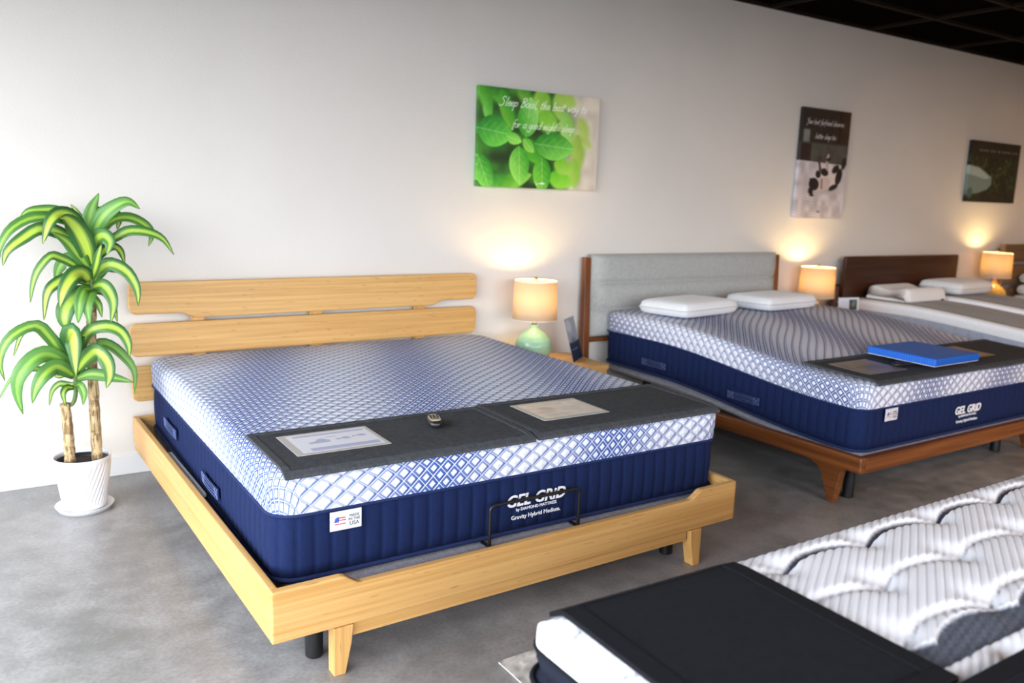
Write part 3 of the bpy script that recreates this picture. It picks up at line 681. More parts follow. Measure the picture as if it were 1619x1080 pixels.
# walnut bed frame
w = thing('bed_frame', 'walnut bed frame with channelled grey linen headboard', 'bed frame', (3.895, -1.15, 0))
WX0, WX1, WY0, WY1 = -1.015, 1.015, -1.035, 1.07
b2 = adj_base(2.93, 'grey fabric adjustable base with black legs inside the walnut frame', lambda y: .85*raised(y), [(.10, .10), (1.70, .17), (.13, 1.7), (1.70, 1.7)], .268, .228, -.012)
def side_profile(y0, y1, zt=.272, zb_=.188):
    pts = [(y0, zt), (y0, zb_)]
    def leg(yc, sgn):
        L = []
        for i in range(6): q = i/5; L.append((yc-sgn*.075+sgn*.045*math.sin(q*math.pi/2)*.75, zb_-.06*(1-math.cos(q*math.pi/2))))
        return L
    # front leg: foot side
    pts += [(y0+.085, zb_), (y0+.098, zb_-.006), (y0+.106, zb_-.022), (y0+.135, 0), (y0+.175, 0), (y0+.225, zb_-.055), (y0+.245, zb_-.026), (y0+.285, zb_-.007), (y0+.34, zb_)]
    pts += [(y1-.30, zb_), (y1-.26, zb_-.01), (y1-.235, zb_-.035), (y1-.185, 0), (y1-.145, 0), (y1-.115, zb_-.02), (y1-.09, zb_), (y1, zb_), (y1, zt)]
    return pts
for s in (-1, 1):
    a, b = sorted((s*WX1, s*(WX1-.045))); prism('side_rail', M['walnut_y'], w, side_profile(WY0, WY1), a, b, 'x', .008, 2)
    zp_ = [(s*(WX1+.060), .0), (s*(WX1+.105), .0), (s*(WX1+.105), 1.085), (s*(WX1+.060), 1.085)]
    prism('headboard_post', M['walnut_z'], w, [(WY1-.035, 0), (WY1+.020, 0), (WY1+.045, .5), (WY1+.050, 1.09), (WY1+.012, 1.09)], *sorted((s*.938-.14, s*.990-.14)), 'x', .005, 2)
box('foot_rail', M['walnut_x'], w, WX0+.0455, WX1-.0455, WY0, WY0+.04, .188, .270, .006)
box('headboard_rail', M['walnut_x'], w, -.937-.14, .937-.14, WY1+.0, WY1+.03, .505, .535, .004)
# upholstered panel: three horizontal channels
V = []; F = []; zs = []
segs = [(.545, .732), (.732, .912), (.912, 1.108)]
for (za_, zb2) in segs:
    for i in range(13): q = i/12; zs.append((za_+(zb2-za_)*q, .036*(math.sin(math.pi*q)**.34)))
nx_ = 40
for z_, o_ in zs:
    for i in range(nx_+1):
        q = i/nx_; e = min(1, min(q, 1-q)*26)**.5; V.append((-1.075+1.870*q, WY1+.005-(.018+o_)*e*1.0, z_))
n_ = nx_+1
for j in range(len(zs)-1):
    for i in range(nx_): F.append((j*n_+i, j*n_+i+1, (j+1)*n_+i+1, (j+1)*n_+i))
k0 = len(V)
for z_, o_ in (zs[0], zs[-1]):
    for i in range(n_): V.append((-1.075+1.870*i/nx_, WY1+.055, z_))
for i in range(nx_):
    F.append((k0+i, k0+i+1, i+1, i)); T = (len(zs)-1)*n_; F.append((T+i, T+i+1, k0+n_+i+1, k0+n_+i)); F.append((k0+n_+i, k0+n_+i+1, k0+i+1, k0+i))
F.append(tuple([j*n_ for j in range(len(zs))]+[k0+n_, k0])); F.append(tuple([j*n_+nx_ for j in range(len(zs)-1, -1, -1)]+[k0+nx_, k0+n_+nx_]))
hp = pyd('headboard_cushion', V, F, M['linen'], w, True)

# ---------------------------------------------------------------- felt foot mats with sleeves
def foot_mat(label, x0, x1, y0, y1, z, sheet, hem=.022, felt='felt', felt2='felt_hem', rz=0.0, lift=None, th=.007, droop=.010, group=None):
    cx, cy = (x0+x1)/2, (y0+y1)/2; t = thing('foot_mat', label, 'foot mat', (cx, cy, 0), rz, group); hw, hl = (x1-x0)/2, (y1-y0)/2
    lf = lift or (lambda x, y: 0.0)
    def slab(name, m, u0, u1, v0, v1, za, zb3, nx=24, ny=14, parent=t):
        Vv = []; Ff = []
        for zz in (zb3, za):
            for j in range(ny+1):
                for i in range(nx+1):
                    x = u0+(u1-u0)*i/nx; y = v0+(v1-v0)*j/ny
                    Vv.append((x, y, z+zz+lf(x+cx, y+cy)))
        n = nx+1; K = n*(ny+1); I = lambda i, j, k: k*K+j*n+i
        for j in range(ny):
            for i in range(nx): Ff.append((I(i, j, 0), I(i+1, j, 0), I(i+1, j+1, 0), I(i, j+1, 0))); Ff.append((I(i, j, 1), I(i, j+1, 1), I(i+1, j+1, 1), I(i+1, j, 1)))
        for i in range(nx): Ff.append((I(i, 0, 1), I(i+1, 0, 1), I(i+1, 0, 0), I(i, 0, 0))); Ff.append((I(i, ny, 0), I(i+1, ny, 0), I(i+1, ny, 1), I(i, ny, 1)))
        for j in range(ny): Ff.append((I(0, j, 0), I(0, j+1, 0), I(0, j+1, 1), I(0, j, 1))); Ff.append((I(nx, j, 1), I(nx, j+1, 1), I(nx, j+1, 0), I(nx, j, 0)))
        return pyd(name, Vv, Ff, m, parent)
    slab('felt_sheet', M[felt], -hw, hw, -hl, hl, 0, th)
    for nm, a in (('hem', (-hw-.001, hw+.001, -hl-.001, -hl+hem)), ('hem', (-hw-.001, hw+.001, hl-hem, hl+.001)), ('hem', (-hw-.001, -hw+hem, -hl+hem+.001, hl-hem-.001)), ('hem', (hw-hem, hw+.001, -hl+hem+.001, hl-hem-.001))):
        slab(nm, M[felt2], *a, -.0005, th+.0028, 24 if a[1]-a[0] > hw else 1, 14 if a[3]-a[2] > hl else 1)
    if sheet:
        (u0, u1, v0, v1, P, rim) = sheet
        u0, u1, v0, v1 = u0-cx, u1-cx, v0-cy, v1-cy
        pk = slab('sleeve', rim, u0, u1, v0, v1, th, th+.0012, 8, 6)
        if P is not None:
            dx, dy = (u1-u0-P.w)/2, (v1-v0-P.h)/2
            paint_mesh('printed_sheet', P, M['print_paper'], pk, lambda a, b, d: (u0+dx+.006+a, v1-dy-b, z+th+.0018+lf(u0+a+cx, v1-b+cy)))
        slab('clear_window', M['vinyl'], u0+.004, u1-.001, v0+.003, v1-.003, th+.0025, th+.0030, 8, 6, pk)
    return t
def sheet_a():
    P = Paint(.285, .205, 150, (226, 227, 236)); c = (160, 170, 204)
    P.rect(.02, .275, .012, .030, c); P.rect(.035, .275, .160, .192, c)
    P.rect(.05, .125, .085, .115, c); P.ell(.06, .085, .018, .012, (226, 227, 236)); P.ell(.10, .082, .016, .014, c); P.rect(.15, .20, .088, .105, c); P.ell(.165, .106, .014, .008, (226, 227, 236)); P.ell(.185, .086, .012, .008, c)
    P.rect(.21, .26, .078, .095, c); P.ell(.225, .096, .012, .008, (226, 227, 236)); P.ell(.245, .077, .012, .008, c); P.rect(.12, .16, .058, .062, (150, 150, 160)); P.rect(.205, .245, .055, .057, (200, 200, 210)); return P
def sheet_b():
    P = Paint(.285, .205, 130, (226, 210, 196)); P.noise(.05, .03, 4)
    P.ell(.085, .08, .035, .022, (190, 168, 158), .2, 8); P.ell(.06, .12, .045, .018, (206, 184, 172), 0, 8); P.ell(.18, .11, .05, .03, (214, 204, 192), 0, 8)
    for k in range(7): P.rect(.03, .12+.02*(k % 3), .15+.006*k, .152+.006*k, (190, 172, 160))
    P.rect(.03, .20, .018, .028, (206, 184, 170)); return P
rimg = plain('grey_sleeve_backing', S(176, 172, 168), .4)
rimb = plain('kraft_sleeve_backing', S(150, 122, 92), .6); rimd = plain('smoky_sleeve_backing', S(116, 108, 98), .35)
ZT = .637
def drape(x, y, y_edge=-2.09):
    return -.0 if y > y_edge else -((y_edge-y)/.06)**2*.018
foot_mat('charcoal felt foot mat holding a lilac diagram sheet and the small remote', .035, .945, -2.150, -1.715, ZT-.001, (.115, .44, -2.020, -1.785, sheet_a(), rimg), lift=drape, rz=R(-.6))
foot_mat('charcoal felt foot mat with a peach sheet in its sleeve, bamboo bed', .962, 1.885, -2.150, -1.705, ZT-.001, (1.078, 1.395, -2.020, -1.770, sheet_b(), rimg), lift=drape, rz=R(-.4))
L2 = lambda x, y: raised(y)+drape(x, y)
def sheet_c(c, c2):
    P = Paint(.27, .20, 60, c); P.noise(.1, .05, 6); P.ell(.13, .11, .08, .05, c2, 0, 10); return P
foot_mat('dark felt foot mat with a smoky brown sheet beside the blue foam block', 3.01, 3.93, -2.150, -1.700, ZT-.001, (3.115, 3.445, -2.030, -1.775, sheet_c((132, 120, 106), (104, 92, 80)), rimd), lift=L2)
foot_mat('dark felt foot mat with a tan sheet on the slate mattress', 3.945, 4.86, -2.150, -1.690, ZT-.001, (4.10, 4.40, -2.0, -1.745, sheet_c((158, 124, 90), (150, 116, 84)), rimb), lift=L2)

# remotes and foam block
def remote(label, loc, rz, body, face, size=(.052, .115, .026)):
    t = thing('remote_control', label, 'remote', loc, rz); a, b, h = size
    V = []; F = []; n = 28; lev = [(0, .80), (.2, .97), (.55, 1.0), (.85, .93), (1, .80)]
    for q, s in lev:
        for i in range(n):
            an = 2*math.pi*i/n; c, sn = math.cos(an), math.sin(an); k = .62
            V.append((a/2*s*math.copysign(abs(c)**k, c), b/2*s*math.copysign(abs(sn)**k, sn), h*q+.006*(1-sn)*0))
    for j in range(len(lev)-1):
        for i in range(n): F.append((j*n+i, j*n+(i+1) % n, (j+1)*n+(i+1) % n, (j+1)*n+i))
    F.append(tuple(range(n-1, -1, -1))); F.append(tuple(range((len(lev)-1)*n, len(lev)*n)))
    pyd('body', V, F, M[body], t, True)
    pts = [(a*.40*math.copysign(abs(math.cos(q))**.62, math.cos(q)), b*.40*math.copysign(abs(math.sin(q))**.62, math.sin(q))) for q in [2*math.pi*i/24 for i in range(24)]]
    fp = prism('face_plate', M[face], t, pts, h-.001, h+.0015, 'z', .0006, 1)
    for j in range(3):
        for i in range(3):
            x_, y_ = (i-1)*a*.24, b*(.24-.13*j); box('button', M['black_plastic'], fp, x_-a*.09, x_+a*.09, y_-b*.045, y_+b*.045, h+.0016, h+.0034, .0008, 1)
    for i in range(5): box('button', M['black_plastic'], fp, a*(-.30+.13*i), a*(-.21+.13*i), -b*.19, -b*.12, h+.0016, h+.003, .0005, 1)
    return t
remote('small black and gold remote control on the charcoal felt mat', (.672, -1.885, .6462), R(-20), 'black_plastic', 'steel')
remote('flat black remote control half under the blue foam block', (3.515, -1.965, .6475), R(80), 'black_plastic', 'black_plastic', (.05, .17, .016))
fo = thing('foam_sample', 'bright blue gel grid foam sample on the dark felt mat', 'foam block', (3.79, -1.905, .664), R(4))
fo.rotation_euler = (R(1.5), R(1.2), R(4))
box('foam_grid', M['blue_foam'], fo, -.255, .255, -.195, .195, .0, .040, .006, 2)
box('backing', M['white_plastic'], fo, -.252, .252, -.192, .192, -.003, -.0002, .0008, 1)

# ---------------------------------------------------------------- pillows
def pillow(label, loc, rz, a, b, h, group=None, tilt=(0, 0), m='pillow', contour=False):
    t = thing('pillow', label, 'pillow', loc, rz, group); t.rotation_euler = (tilt[0], tilt[1], rz)
    N_ = 30; V = []; F = []
    def half(sign):
        base = len(V)
        for j in range(N_+1):
            for i in range(N_+1):
                u = -1+2*i/N_; v = -1+2*j/N_
                e = max(abs(u), abs(v)); uu, vv = u, v
                # rounded square outline
                k = (abs(u)**6+abs(v)**6)**(1/6) if e > 0 else 1
                sc = e/k if k > 0 else 1
                x = a/2*uu*(sc*.35+.65); y = b/2*vv*(sc*.35+.65)
                prof = max(0, 1-e**7)**.42
                z = h*.5*prof*(1+.10*(1-u*u)*(1-v*v))
                if contour and sign > 0: z *= .78+.34*math.cos(v*math.pi*.95+.25*math.pi)**2
                V.append((x, y, h*.5+sign*z))
        for j in range(N_):
            for i in range(N_):
                q = [base+j*(N_+1)+i, base+j*(N_+1)+i+1, base+(j+1)*(N_+1)+i+1, base+(j+1)*(N_+1)+i]; F.append(tuple(q if sign > 0 else q[::-1]))
    half(1); half(-1)
    pyd('pillow_cover', V, F, M[m], t, True)
    # side seam
    pts = []
    for i in range(64):
        an = 2*math.pi*i/64; c, s_ = math.cos(an), math.sin(an); e = max(abs(c), abs(s_)); u, v = c/e, s_/e
        k = (abs(u)**6+abs(v)**6)**(1/6); sc = 1/k; pts.append((a/2*u*(sc*.35+.65)*1.001, b/2*v*(sc*.35+.65)*1.001, h*.5))
    tube('seam', M['linen'] if not contour else M[m], t, pts, .0022, 5, True)
    return t
pillow('white pillow on the slate mattress, on the side toward the bamboo bed', (3.33, -.505, .740), R(9), .62, .40, .105, tilt=(R(-1), 0))
pillow('white pillow on the slate mattress, on the side toward the glowing lamp', (4.20, -.475, .740), R(5), .62, .40, .105, tilt=(R(-1), 0))

# ---------------------------------------------------------------- dark walnut bed with the split taupe mattress
f3 = thing('bed_frame', 'dark walnut bed frame with a solid panel headboard', 'bed frame', (6.425, -1.2, 0))
def rpoly(x0, x1, z0, z1, r, n=5):
    pts = []
    for cx, cz, a0 in ((x0+r, z0+r, math.pi), (x1-r, z0+r, 1.5*math.pi), (x1-r, z1-r, 0), (x0+r, z1-r, math.pi/2)):
        for i in range(n+1): a = a0+math.pi/2*i/n; pts.append((cx+r*math.cos(a), cz+r*math.sin(a)))
    return pts
prism('headboard_panel', M['dark_walnut'], f3, rpoly(-.885, .865, .30, 1.070, .02), 1.075, 1.11, 'y', .005, 2)
box('headboard_rail', M['dark_walnut'], f3, -.955, .94, 1.1105, 1.15, .74, .822, .006)
for s in (-1, 1):
    lathe('headboard_post', M['dark_walnut'], f3, [(.030, 0), (.036, .3), (.036, .812), (.030, .822)], 20, True, loc=(s*.93, 1.13, 0)) if s < 0 else box('headboard_post', M['dark_walnut'], f3, .88, .94, 1.1105, 1.15, 0, .739, .004)
    box('side_rail', M['dark_walnut'], f3, *sorted((s*.80, s*.84)), -.98, 1.07, .20, .30, .006)
    for y_ in (-.9, .9): prism('leg', M['dark_walnut'], f3, [(s*.76-.02, 0), (s*.76+.02, 0), (s*.76+.035, .199), (s*.76-.035, .199)], y_-.03, y_+.03, 'y', .004)
box('foot_rail', M['dark_walnut'], f3, -.84, .84, -1.02, -.981, .20, .30, .006)
box('slat_deck', M['dark_walnut'], f3, -.795, .795, -.975, 1.06, .26, .33, .004)
lift3 = lambda y: .085*smooth(-2.0, -.55, y)
def split_mattress(x0, wd, label, zoff):
    t = thing('mattress', label, 'mattress', (x0, -2.15, zoff)); L_ = 2.02; LX = lambda x, y: lift3(y-2.15)
    zb_, zp_, zt_ = .345, .545, .628
    ring_shell('white_edge', M['white_knit'], t, 0, wd, 0, L_, .06, [p for p in edge_prof(zp_, zt_, .03, (.075,))], LX, nside=30, fill=False)
    ring_shell('stretch_panel', M['taupe_panel'], t, 0, wd, 0, L_, .06, [(.060, zt_-.004, 0), (.062, zt_+.002, 0), (.10, zt_+.004, 0), (.2, zt_+.005, 0), (.3, zt_+.005, 0)], LX, nside=30)
    ribbed_border('quilted_border', M['grey_border'], t, .004, wd-.004, .004, L_-.004, .06, zb_, zp_, LX, .105, .006)
    piping('piping', M['white_knit'], t, 0, wd, 0, L_, .06, zp_, .005, LX); piping('piping', M['grey_border'], t, 0, wd, 0, L_, .06, zb_, .006, LX)
    return t
split_mattress(5.655, .762, 'taupe topped split mattress half nearer the slate mattress, with the contour pillow', 0)
split_mattress(6.432, .762, 'taupe topped split mattress half on the side of the amber-lit lamp', .028)
# contour pillow: cervical profile extruded across the bed
cp = thing('pillow', 'white contour memory foam pillow with a wavy profile', 'pillow', (6.08, -.37, .719), R(1))
prof = []
for i in range(25):
    q = i/24; y = -.20+.40*q; z = .105*(math.sin(math.pi*min(q*1.9, 1))**.5 if q < .263 else 1)
    z = (.100+.018*math.cos(2*math.pi*q*1.15-.45))*(max(0, 1-abs(2*q-1)**9)**.4); prof.append((y, max(z, .012)))
nV = 21; V = []; F = []
for i in range(nV):
    q = i/(nV-1); e = max(0, 1-abs(2*q-1)**12)**.35; x = -.31+.62*q
    for y, z in prof: V.append((x, y*(.90+.10*e), .012+(z-.012)*(.25+.75*e)))
    for y, z in prof[::-1]: V.append((x, y*(.90+.10*e)*.98, .001))
m_ = len(prof)*2
for i in range(nV-1):
    for k in range(m_): F.append((i*m_+k, i*m_+(k+1) % m_, (i+1)*m_+(k+1) % m_, (i+1)*m_+k))
F.append(tuple(range(m_))); F.append(tuple(range(nV*m_-1, (nV-1)*m_-1, -1)))
pyd('pillow_cover', V, F, M['pillow'], cp, True)
prism('brand_tab', M['black_plastic'], cp, [(.20, .002), (.235, .002), (.233, .014), (.202, .014)], -.207, -.203, 'y', 0)
pillow('flat white pillow behind the contour pillow on the split mattress', (6.80, -.40, .753), R(3), .62, .40, .115)

# ---------------------------------------------------------------- far bed at the edge of view
f4 = thing('bed_frame', 'brown oak bed frame with a slatted headboard at the far end', 'bed frame', (9.12, -1.2, 0))
for (z0, z1) in ((.98, 1.165), (.74, .955), (.40, .715)): box('headboard_board', M['brown_oak'], f4, -.93, .93, 1.085, 1.11, z0, z1, .006)
for s in (-1, 1):
    box('headboard_post', M['brown_oak_z'], f4, *sorted((s*.93, s*.975)), 1.08, 1.125, 0, 1.168, .005); box('side_rail', M['brown_oak'], f4, *sorted((s*.80, s*.84)), -.98, 1.079, .20, .30, .006)
    box('leg', M['brown_oak_z'], f4, *sorted((s*.74, s*.79)), -.97, -.92, 0, .199, .004)
box('foot_rail', M['brown_oak'], f4, -.84, .84, -1.02, -.981, .20, .30, .006); box('slat_deck', M['brown_oak'], f4, -.795, .795, -.975, 1.07, .26, .33, .004)
t4 = thing('mattress', 'white mattress on the brown oak bed at the far end', 'mattress', (8.36, -2.15, 0))
ring_shell('white_cover', M['white_knit'], t4, 0, 1.52, 0, 2.02, .06, edge_prof(.52, .64, .035, (.1, .3, .6)), lambda x, y: 0, nside=24); ribbed_border('quilted_border', M['grey_border'], t4, .004, 1.516, .004, 2.016, .06, .345, .52, lambda x, y: 0, .105, .006)
pillow('lower white pillow of the pair on the far oak bed', (8.72, -.34, .646), 0, .64, .40, .11); pillow('upper white pillow of the pair on the far oak bed', (8.76, -.33, .764), 0, .64, .40, .11)

# ---------------------------------------------------------------- nightstands, lamps, cards
def nightstand(label, x0, x1, y0, y1, zt, wd):
    cx, cy = (x0+x1)/2, (y0+y1)/2; t = thing('nightstand', label, 'nightstand', (cx, cy, 0)); a, b = (x1-x0)/2, (y1-y0)/2
    prism('top', M[wd+'_x'], t, [(p[0], p[1]) for p in rpoly(-a, a, -b, b, .03)], zt-.028, zt, 'z', .004)
    box('body', M[wd+'_x'], t, -a+.015, a-.015, -b+.02, b-.005, zt-.22, zt-.0285, .004)
    d_ = box('drawer', M[wd+'_x'], t, -a+.03, a-.03, -b+.004, -b+.0195, zt-.20, zt-.045, .004)
    lathe('knob', M['brass'], d_, [(.006, 0), (.006, .012), (.013, .016), (.012, .024), (.0, .026)], 16, True, loc=(0, -b+.004, zt-.12), rot=(R(90), 0, 0))
    for sx in (-1, 1):
        for sy in (-1, 1):
            X_, Y_ = sx*(a-.05), sy*(b-.05); prism('leg', M[wd+'_z'], t, [(X_-.014, 0), (X_+.014, 0), (X_+.024, zt-.2205), (X_-.024, zt-.2205)], Y_-.02, Y_+.02, 'y', .003)
    return t
nightstand('light bamboo nightstand between the bamboo bed and the walnut bed', 2.03, 2.635, -.55, -.08, .452, 'bamboo')
nightstand('walnut nightstand between the linen headboard and the dark walnut bed', 4.90, 5.44, -.52, -.06, .482, 'walnut')
nightstand('walnut nightstand under the amber-lit lamp by the far bed', 7.45, 7.98, -.50, -.08, .575, 'walnut')
def lamp(label, x, y, z, power, glaze='ceramic'):
    t = thing('table_lamp', label, 'lamp', (x, y, z))
    pr = [(.052, 0), (.060, .004), (.085, .028), (.108, .062), (.117, .095), (.112, .128), (.092, .162), (.062, .190), (.036, .208), (.026, .220), (.026, .232), (.022, .236)]
    P_ = catmull([(r_, z_, 0) for r_, z_ in pr], 44); lathe('ceramic_base', M[glaze], t, [(p.x, p.y) for p in P_], 48, rfun=lambda a, z_, r_: .0008*math.sin(z_*520))
    lathe('brass_neck', M['brass'], t, [(.016, .2365), (.016, .250), (.010, .253), (.010, .300), (.017, .302), (.017, .335), (.012, .338)], 20)
    prs = [(.142, .272), (.134, .512), (.1325, .512), (.1405, .272)]
    sh = lathe('lamp_shade', M['shade'], t, prs, 56, True, True)
    for zz, r_ in ((.272, .1413), (.512, .1333)): tube('shade_rim', M['white_knit'], sh, [(r_*math.cos(q), r_*math.sin(q), zz) for q in [2*math.pi*i/40 for i in range(40)]], .0022, 5, True)
    bm = bmesh.new()
    for k in range(3):
        q = 2*math.pi*k/3+.3; tube_into(bm, [(.004*math.cos(q), .004*math.sin(q), .505), (.131*math.cos(q), .131*math.sin(q), .505)], .0018, 5)
    for s in (-1, 1): tube_into(bm, [(s*.016, 0, .30), (s*.048, 0, .36), (s*.05, 0, .42), (s*.03, 0, .48), (0, 0, .505)], .0016, 5)
    bobj('harp', bm, M['brass'], t)
    lathe('finial', M['brass'], t, [(.006, .506), (.006, .516), (.012, .520), (.013, .528), (.007, .535), (.0, .537)], 16)
    lathe('bulb', M['bulb'], t, [(.012, .338), (.014, .350), (.028, .378), (.030, .392), (.022, .412), (.0, .420)], 20)
    d = bpy.data.lights.new('bulb_light', 'POINT'); d.energy = power; d.color = (1.0, .70, .30); d.shadow_soft_size = .035
    o = bpy.data.objects.new('bulb_light', d); COL.objects.link(o); o.parent = t; o.location = (0, 0, .445)
    return t
lamp('lit table lamp with a celadon gourd base on the bamboo nightstand', 2.236, -.255, .4525, 12)
lamp('lit table lamp between the linen headboard and the dark walnut bed', 5.055, -.215, .4825, 12, 'amber')
lamp('lit table lamp standing before the far slatted oak headboard', 7.80, -.23, .577, 12, 'amber')
# info cards
def card(label, P, loc, rz, lean):
    t = thing('info_card', label, 'sign', loc, rz); t.rotation_euler = (lean, 0, rz)
    paint_mesh('printed_sheet', P, M['print_paper'], t, lambda u, v, d: (u-P.w/2, 0, P.h-v))
    box('holder_back', M['vinyl'], t, -P.w/2-.002, P.w/2+.002, .0008, .003, 0, P.h+.002, .0006, 1)
    prism('holder_foot', M['vinyl'], t, [(.003, .0), (.075, .077*math.tan(-lean)), (.075, .077*math.tan(-lean)+.0015), (.003, .003)], -P.w/2, P.w/2, 'x', 0)
    return t
P = Paint(.215, .28, 90, (30, 40, 66)); P.rect(-.1, .4, -.1, .155, (150, 156, 166), 2); P.poly([(-.01, .07), (.10, .12), (.22, .05), (.22, .16), (-.01, .16)], (110, 116, 130), 3); P.ell(.06, .05, .06, .04, (186, 190, 196), .3, 8); P.rect(.03, .16, .20, .206, (120, 128, 150))
card('navy and grey info sheet in a clear holder on the bamboo nightstand', P, (2.530, -.345, .4540), R(37), R(-16))
P = Paint(.215, .28, 90, (212, 216, 226)); P.rect(.115, .195, .018, .10, (52, 62, 60), 2); P.ell(.16, .05, .02, .03, (110, 122, 116), .4, 6); P.ell(.06, .145, .034, .036, (62, 112, 158), 0, 2); P.rect(.06, .094, .11, .18, (62, 112, 158), 2); P.rect(.10, .205, .115, .165, (176, 184, 200), 2)
for k in range(6): P.rect(.03, .10, .03+.011*k, .034+.011*k, (188, 192, 208))
P.rect(.15, .185, .19, .25, (110, 110, 112), 2)
card('white info sheet with small photos standing beside the glowing lamp', P, (5.228, -.42, .4840), R(-11), R(-5))

# ---------------------------------------------------------------- foreground bed (turned a quarter, foot toward the window)
bx0, by1, ZM = .165, -3.235, .660; BL, BW = 2.03, 1.40; by0 = by1-BW
f5 = thing('mattress', 'white ribbed pillow-top mattress with grey bands and navy sides', 'mattress', (bx0, by0, 0))
st_ = .0052
gx_ = np.arange(0, 1.80, st_); gx_ = np.concatenate([gx_, np.linspace(1.82, BL, 12)]); gy_ = np.concatenate([np.linspace(0, BW-.86, 14)[:-1], np.arange(BW-.86, BW+.001, st_)])
gy_[-1] = BW
XX, YY = np.meshgrid(gx_, gy_)
wx, wy = XX+bx0, YY+by0
ed = np.minimum(np.minimum(XX, BL-XX), np.minimum(YY, BW-YY)); rE = .085
q = np.clip(1-ed/rE, 0, 1); zz = ZM-.052*(1-np.sqrt(np.clip(1-q*q, 0, 1)))
# tufts on a skewed lattice
lat = []
for r_ in range(-1, 5):
    for k in range(-8, 9): lat.append((.815+.315*k+.135*r_, -3.335-.165*r_+.0*k))
lat = [(a, b) for a, b in lat if bx0+.15 < a < bx0+BL-.1 and by0+.1 < b < by1-.04]
dep = np.zeros_like(zz); col = np.ones(zz.shape+(3,))*np.array((.76, .76, .80))
def scallop(y0, amp=.050, x0=.815, per=.315):
    f = ((wx-x0)/per) % 1.0; return y0+amp*np.sin(math.pi*f)**.8*(1-.25*f)
for r_ in range(0, 5):
    yc = scallop(-3.355-.165*r_, .040, .815+.135*r_); d = wy-yc
    crease = np.exp(-(d/.012)**2)*.009+np.exp(-(np.minimum(d, 0)/.045)**2)*(d < 0)*.003; dep += crease
for a, b in lat: dep += .015*np.exp(-(((wx-a)**2+(wy-b)**2)/.045**2))
ang = R(31); nrm = -math.sin(ang)*wx+math.cos(ang)*wy
rib = .0048*np.abs(np.sin(math.pi*nrm/.0185))**.7
tex = np.clip(ed/.03, .35, 1)
bands = np.zeros_like(zz)
for yb0, th_, am in ((-3.350, .024, .046), (-3.715, .070, .040), (-4.10, .07, .045)):
    f = ((wx-.815-.0)/.315) % 1.0; ytop = scallop(yb0, am); thick = th_*(.30+.70*np.sin(math.pi*np.clip(f, 0, 1))**.6) if th_ < .03 else th_+.03*np.sin(math.pi*f)
    bands = np.maximum(bands, np.clip((ytop-wy)/.004, 0, 1)*np.clip((wy-(ytop-thick))/.004, 0, 1)*(wx > .80 if th_ < .03 else 1))
rs = np.random.RandomState(2); mesh_ = .5+.5*np.sign(np.sin(nrm/.0045*math.pi)*np.sin((wx*math.cos(ang)+wy*math.sin(ang))/.006*math.pi))
gcol = np.array((.060, .072, .105))+(.05*mesh_)[..., None]
bb = np.clip((wx-2.00-.05*np.sin((wy+3.24)*9))/.006, 0, 1)*np.clip((2.075-wx)/.006, 0, 1)
col = col*(1-bb[..., None]*.25); col = col*(1-bands[..., None])+gcol*bands[..., None]
zz = zz+rib*tex*(1-bands*.7)-dep*np.clip(ed/.05, 0, 1)-bands*.006
ny_, nx2 = zz.shape; V = np.stack([XX, YY, zz], -1).reshape(-1, 3); idx = np.arange(ny_*nx2).reshape(ny_, nx2)
F = np.stack([idx[:-1, :-1], idx[:-1, 1:], idx[1:, 1:], idx[1:, :-1]], -1).reshape(-1, 4)
# drop the corner cells outside the rounded plan
rc_ = .07; ccx = np.clip(V[:, 0], rc_, BL-rc_); ccy = np.clip(V[:, 1], rc_, BW-rc_); out_ = np.hypot(V[:, 0]-ccx, V[:, 1]-ccy); over = out_ > rc_
V[over, 0] = ccx[over]+(V[over, 0]-ccx[over])*rc_/out_[over]; V[over, 1] = ccy[over]+(V[over, 1]-ccy[over])*rc_/out_[over]; V[over, 2] = ZM-.052
top5 = pyd('quilted_top', V, F.tolist(), M['quilt'], f5, True)
ca = top5.data.color_attributes.new('print', 'FLOAT_COLOR', 'POINT'); ca.data.foreach_set('color', np.concatenate([col.reshape(-1, 3), np.ones((V.shape[0], 1))], 1).astype(np.float32).reshape(-1))
zero = lambda x, y: 0.0
ring_shell('pillow_top_side', M['dark_navy'], f5, .004, BL-.004, .004, BW-.004, .07, [(.03, .555, 0), (.004, .562, 0), (-.004, .585, 0), (0, ZM-.055, 0)], zero, nside=24, fill=False)
piping('piping', M['felt_dark'], f5, 0, BL, 0, BW, .07, ZM-.053, .006, zero)
ring_shell('border', M['dark_navy'], f5, 0, BL, 0, BW, .07, [(.02, .30, 0), (0, .31, 0), (-.012, .43, 0), (-.006, .535, 0), (.03, .553, 0)], zero, nside=24, fill=False)
piping('piping', M['felt_dark'], f5, -.004, BL+.004, -.004, BW+.004, .07, .537, .006, zero)
f6 = thing('box_foundation', 'dark navy box foundation under the white pillow-top mattress', 'bed base', (bx0, by0, 0))
box('upholstered_box', M['dark_navy'], f6, .02, BL-.02, .02, BW-.02, .10, .297, .012, 3)
for x_ in (.12, BL-.12):
    for y_ in (.12, BW-.12): lathe('leg', M['black_metal'], f6, [(.022, .011), (.03, .1)], 18, False, loc=(x_, y_, 0))
def d5(x, y):
    e = min(y-(by0), by1-y, x-bx0); q = min(1, max(0, 1-e/rE)); return -.048*(1-math.sqrt(max(0, 1-q*q)))
foot_mat('black felt foot mat with a wide hem on the white pillow-top mattress', .222, .705, -3.815, -3.244, ZM+.0065, None, .040, 'felt_dark', 'felt_dark_hem', R(-1.5), d5, .008)
foot_mat('black felt foot mat pushed higher up the white pillow-top mattress', .43, .905, -4.40, -3.835, ZM+.0065, None, .040, 'felt_dark', 'felt_dark_hem', R(0), d5, .008)
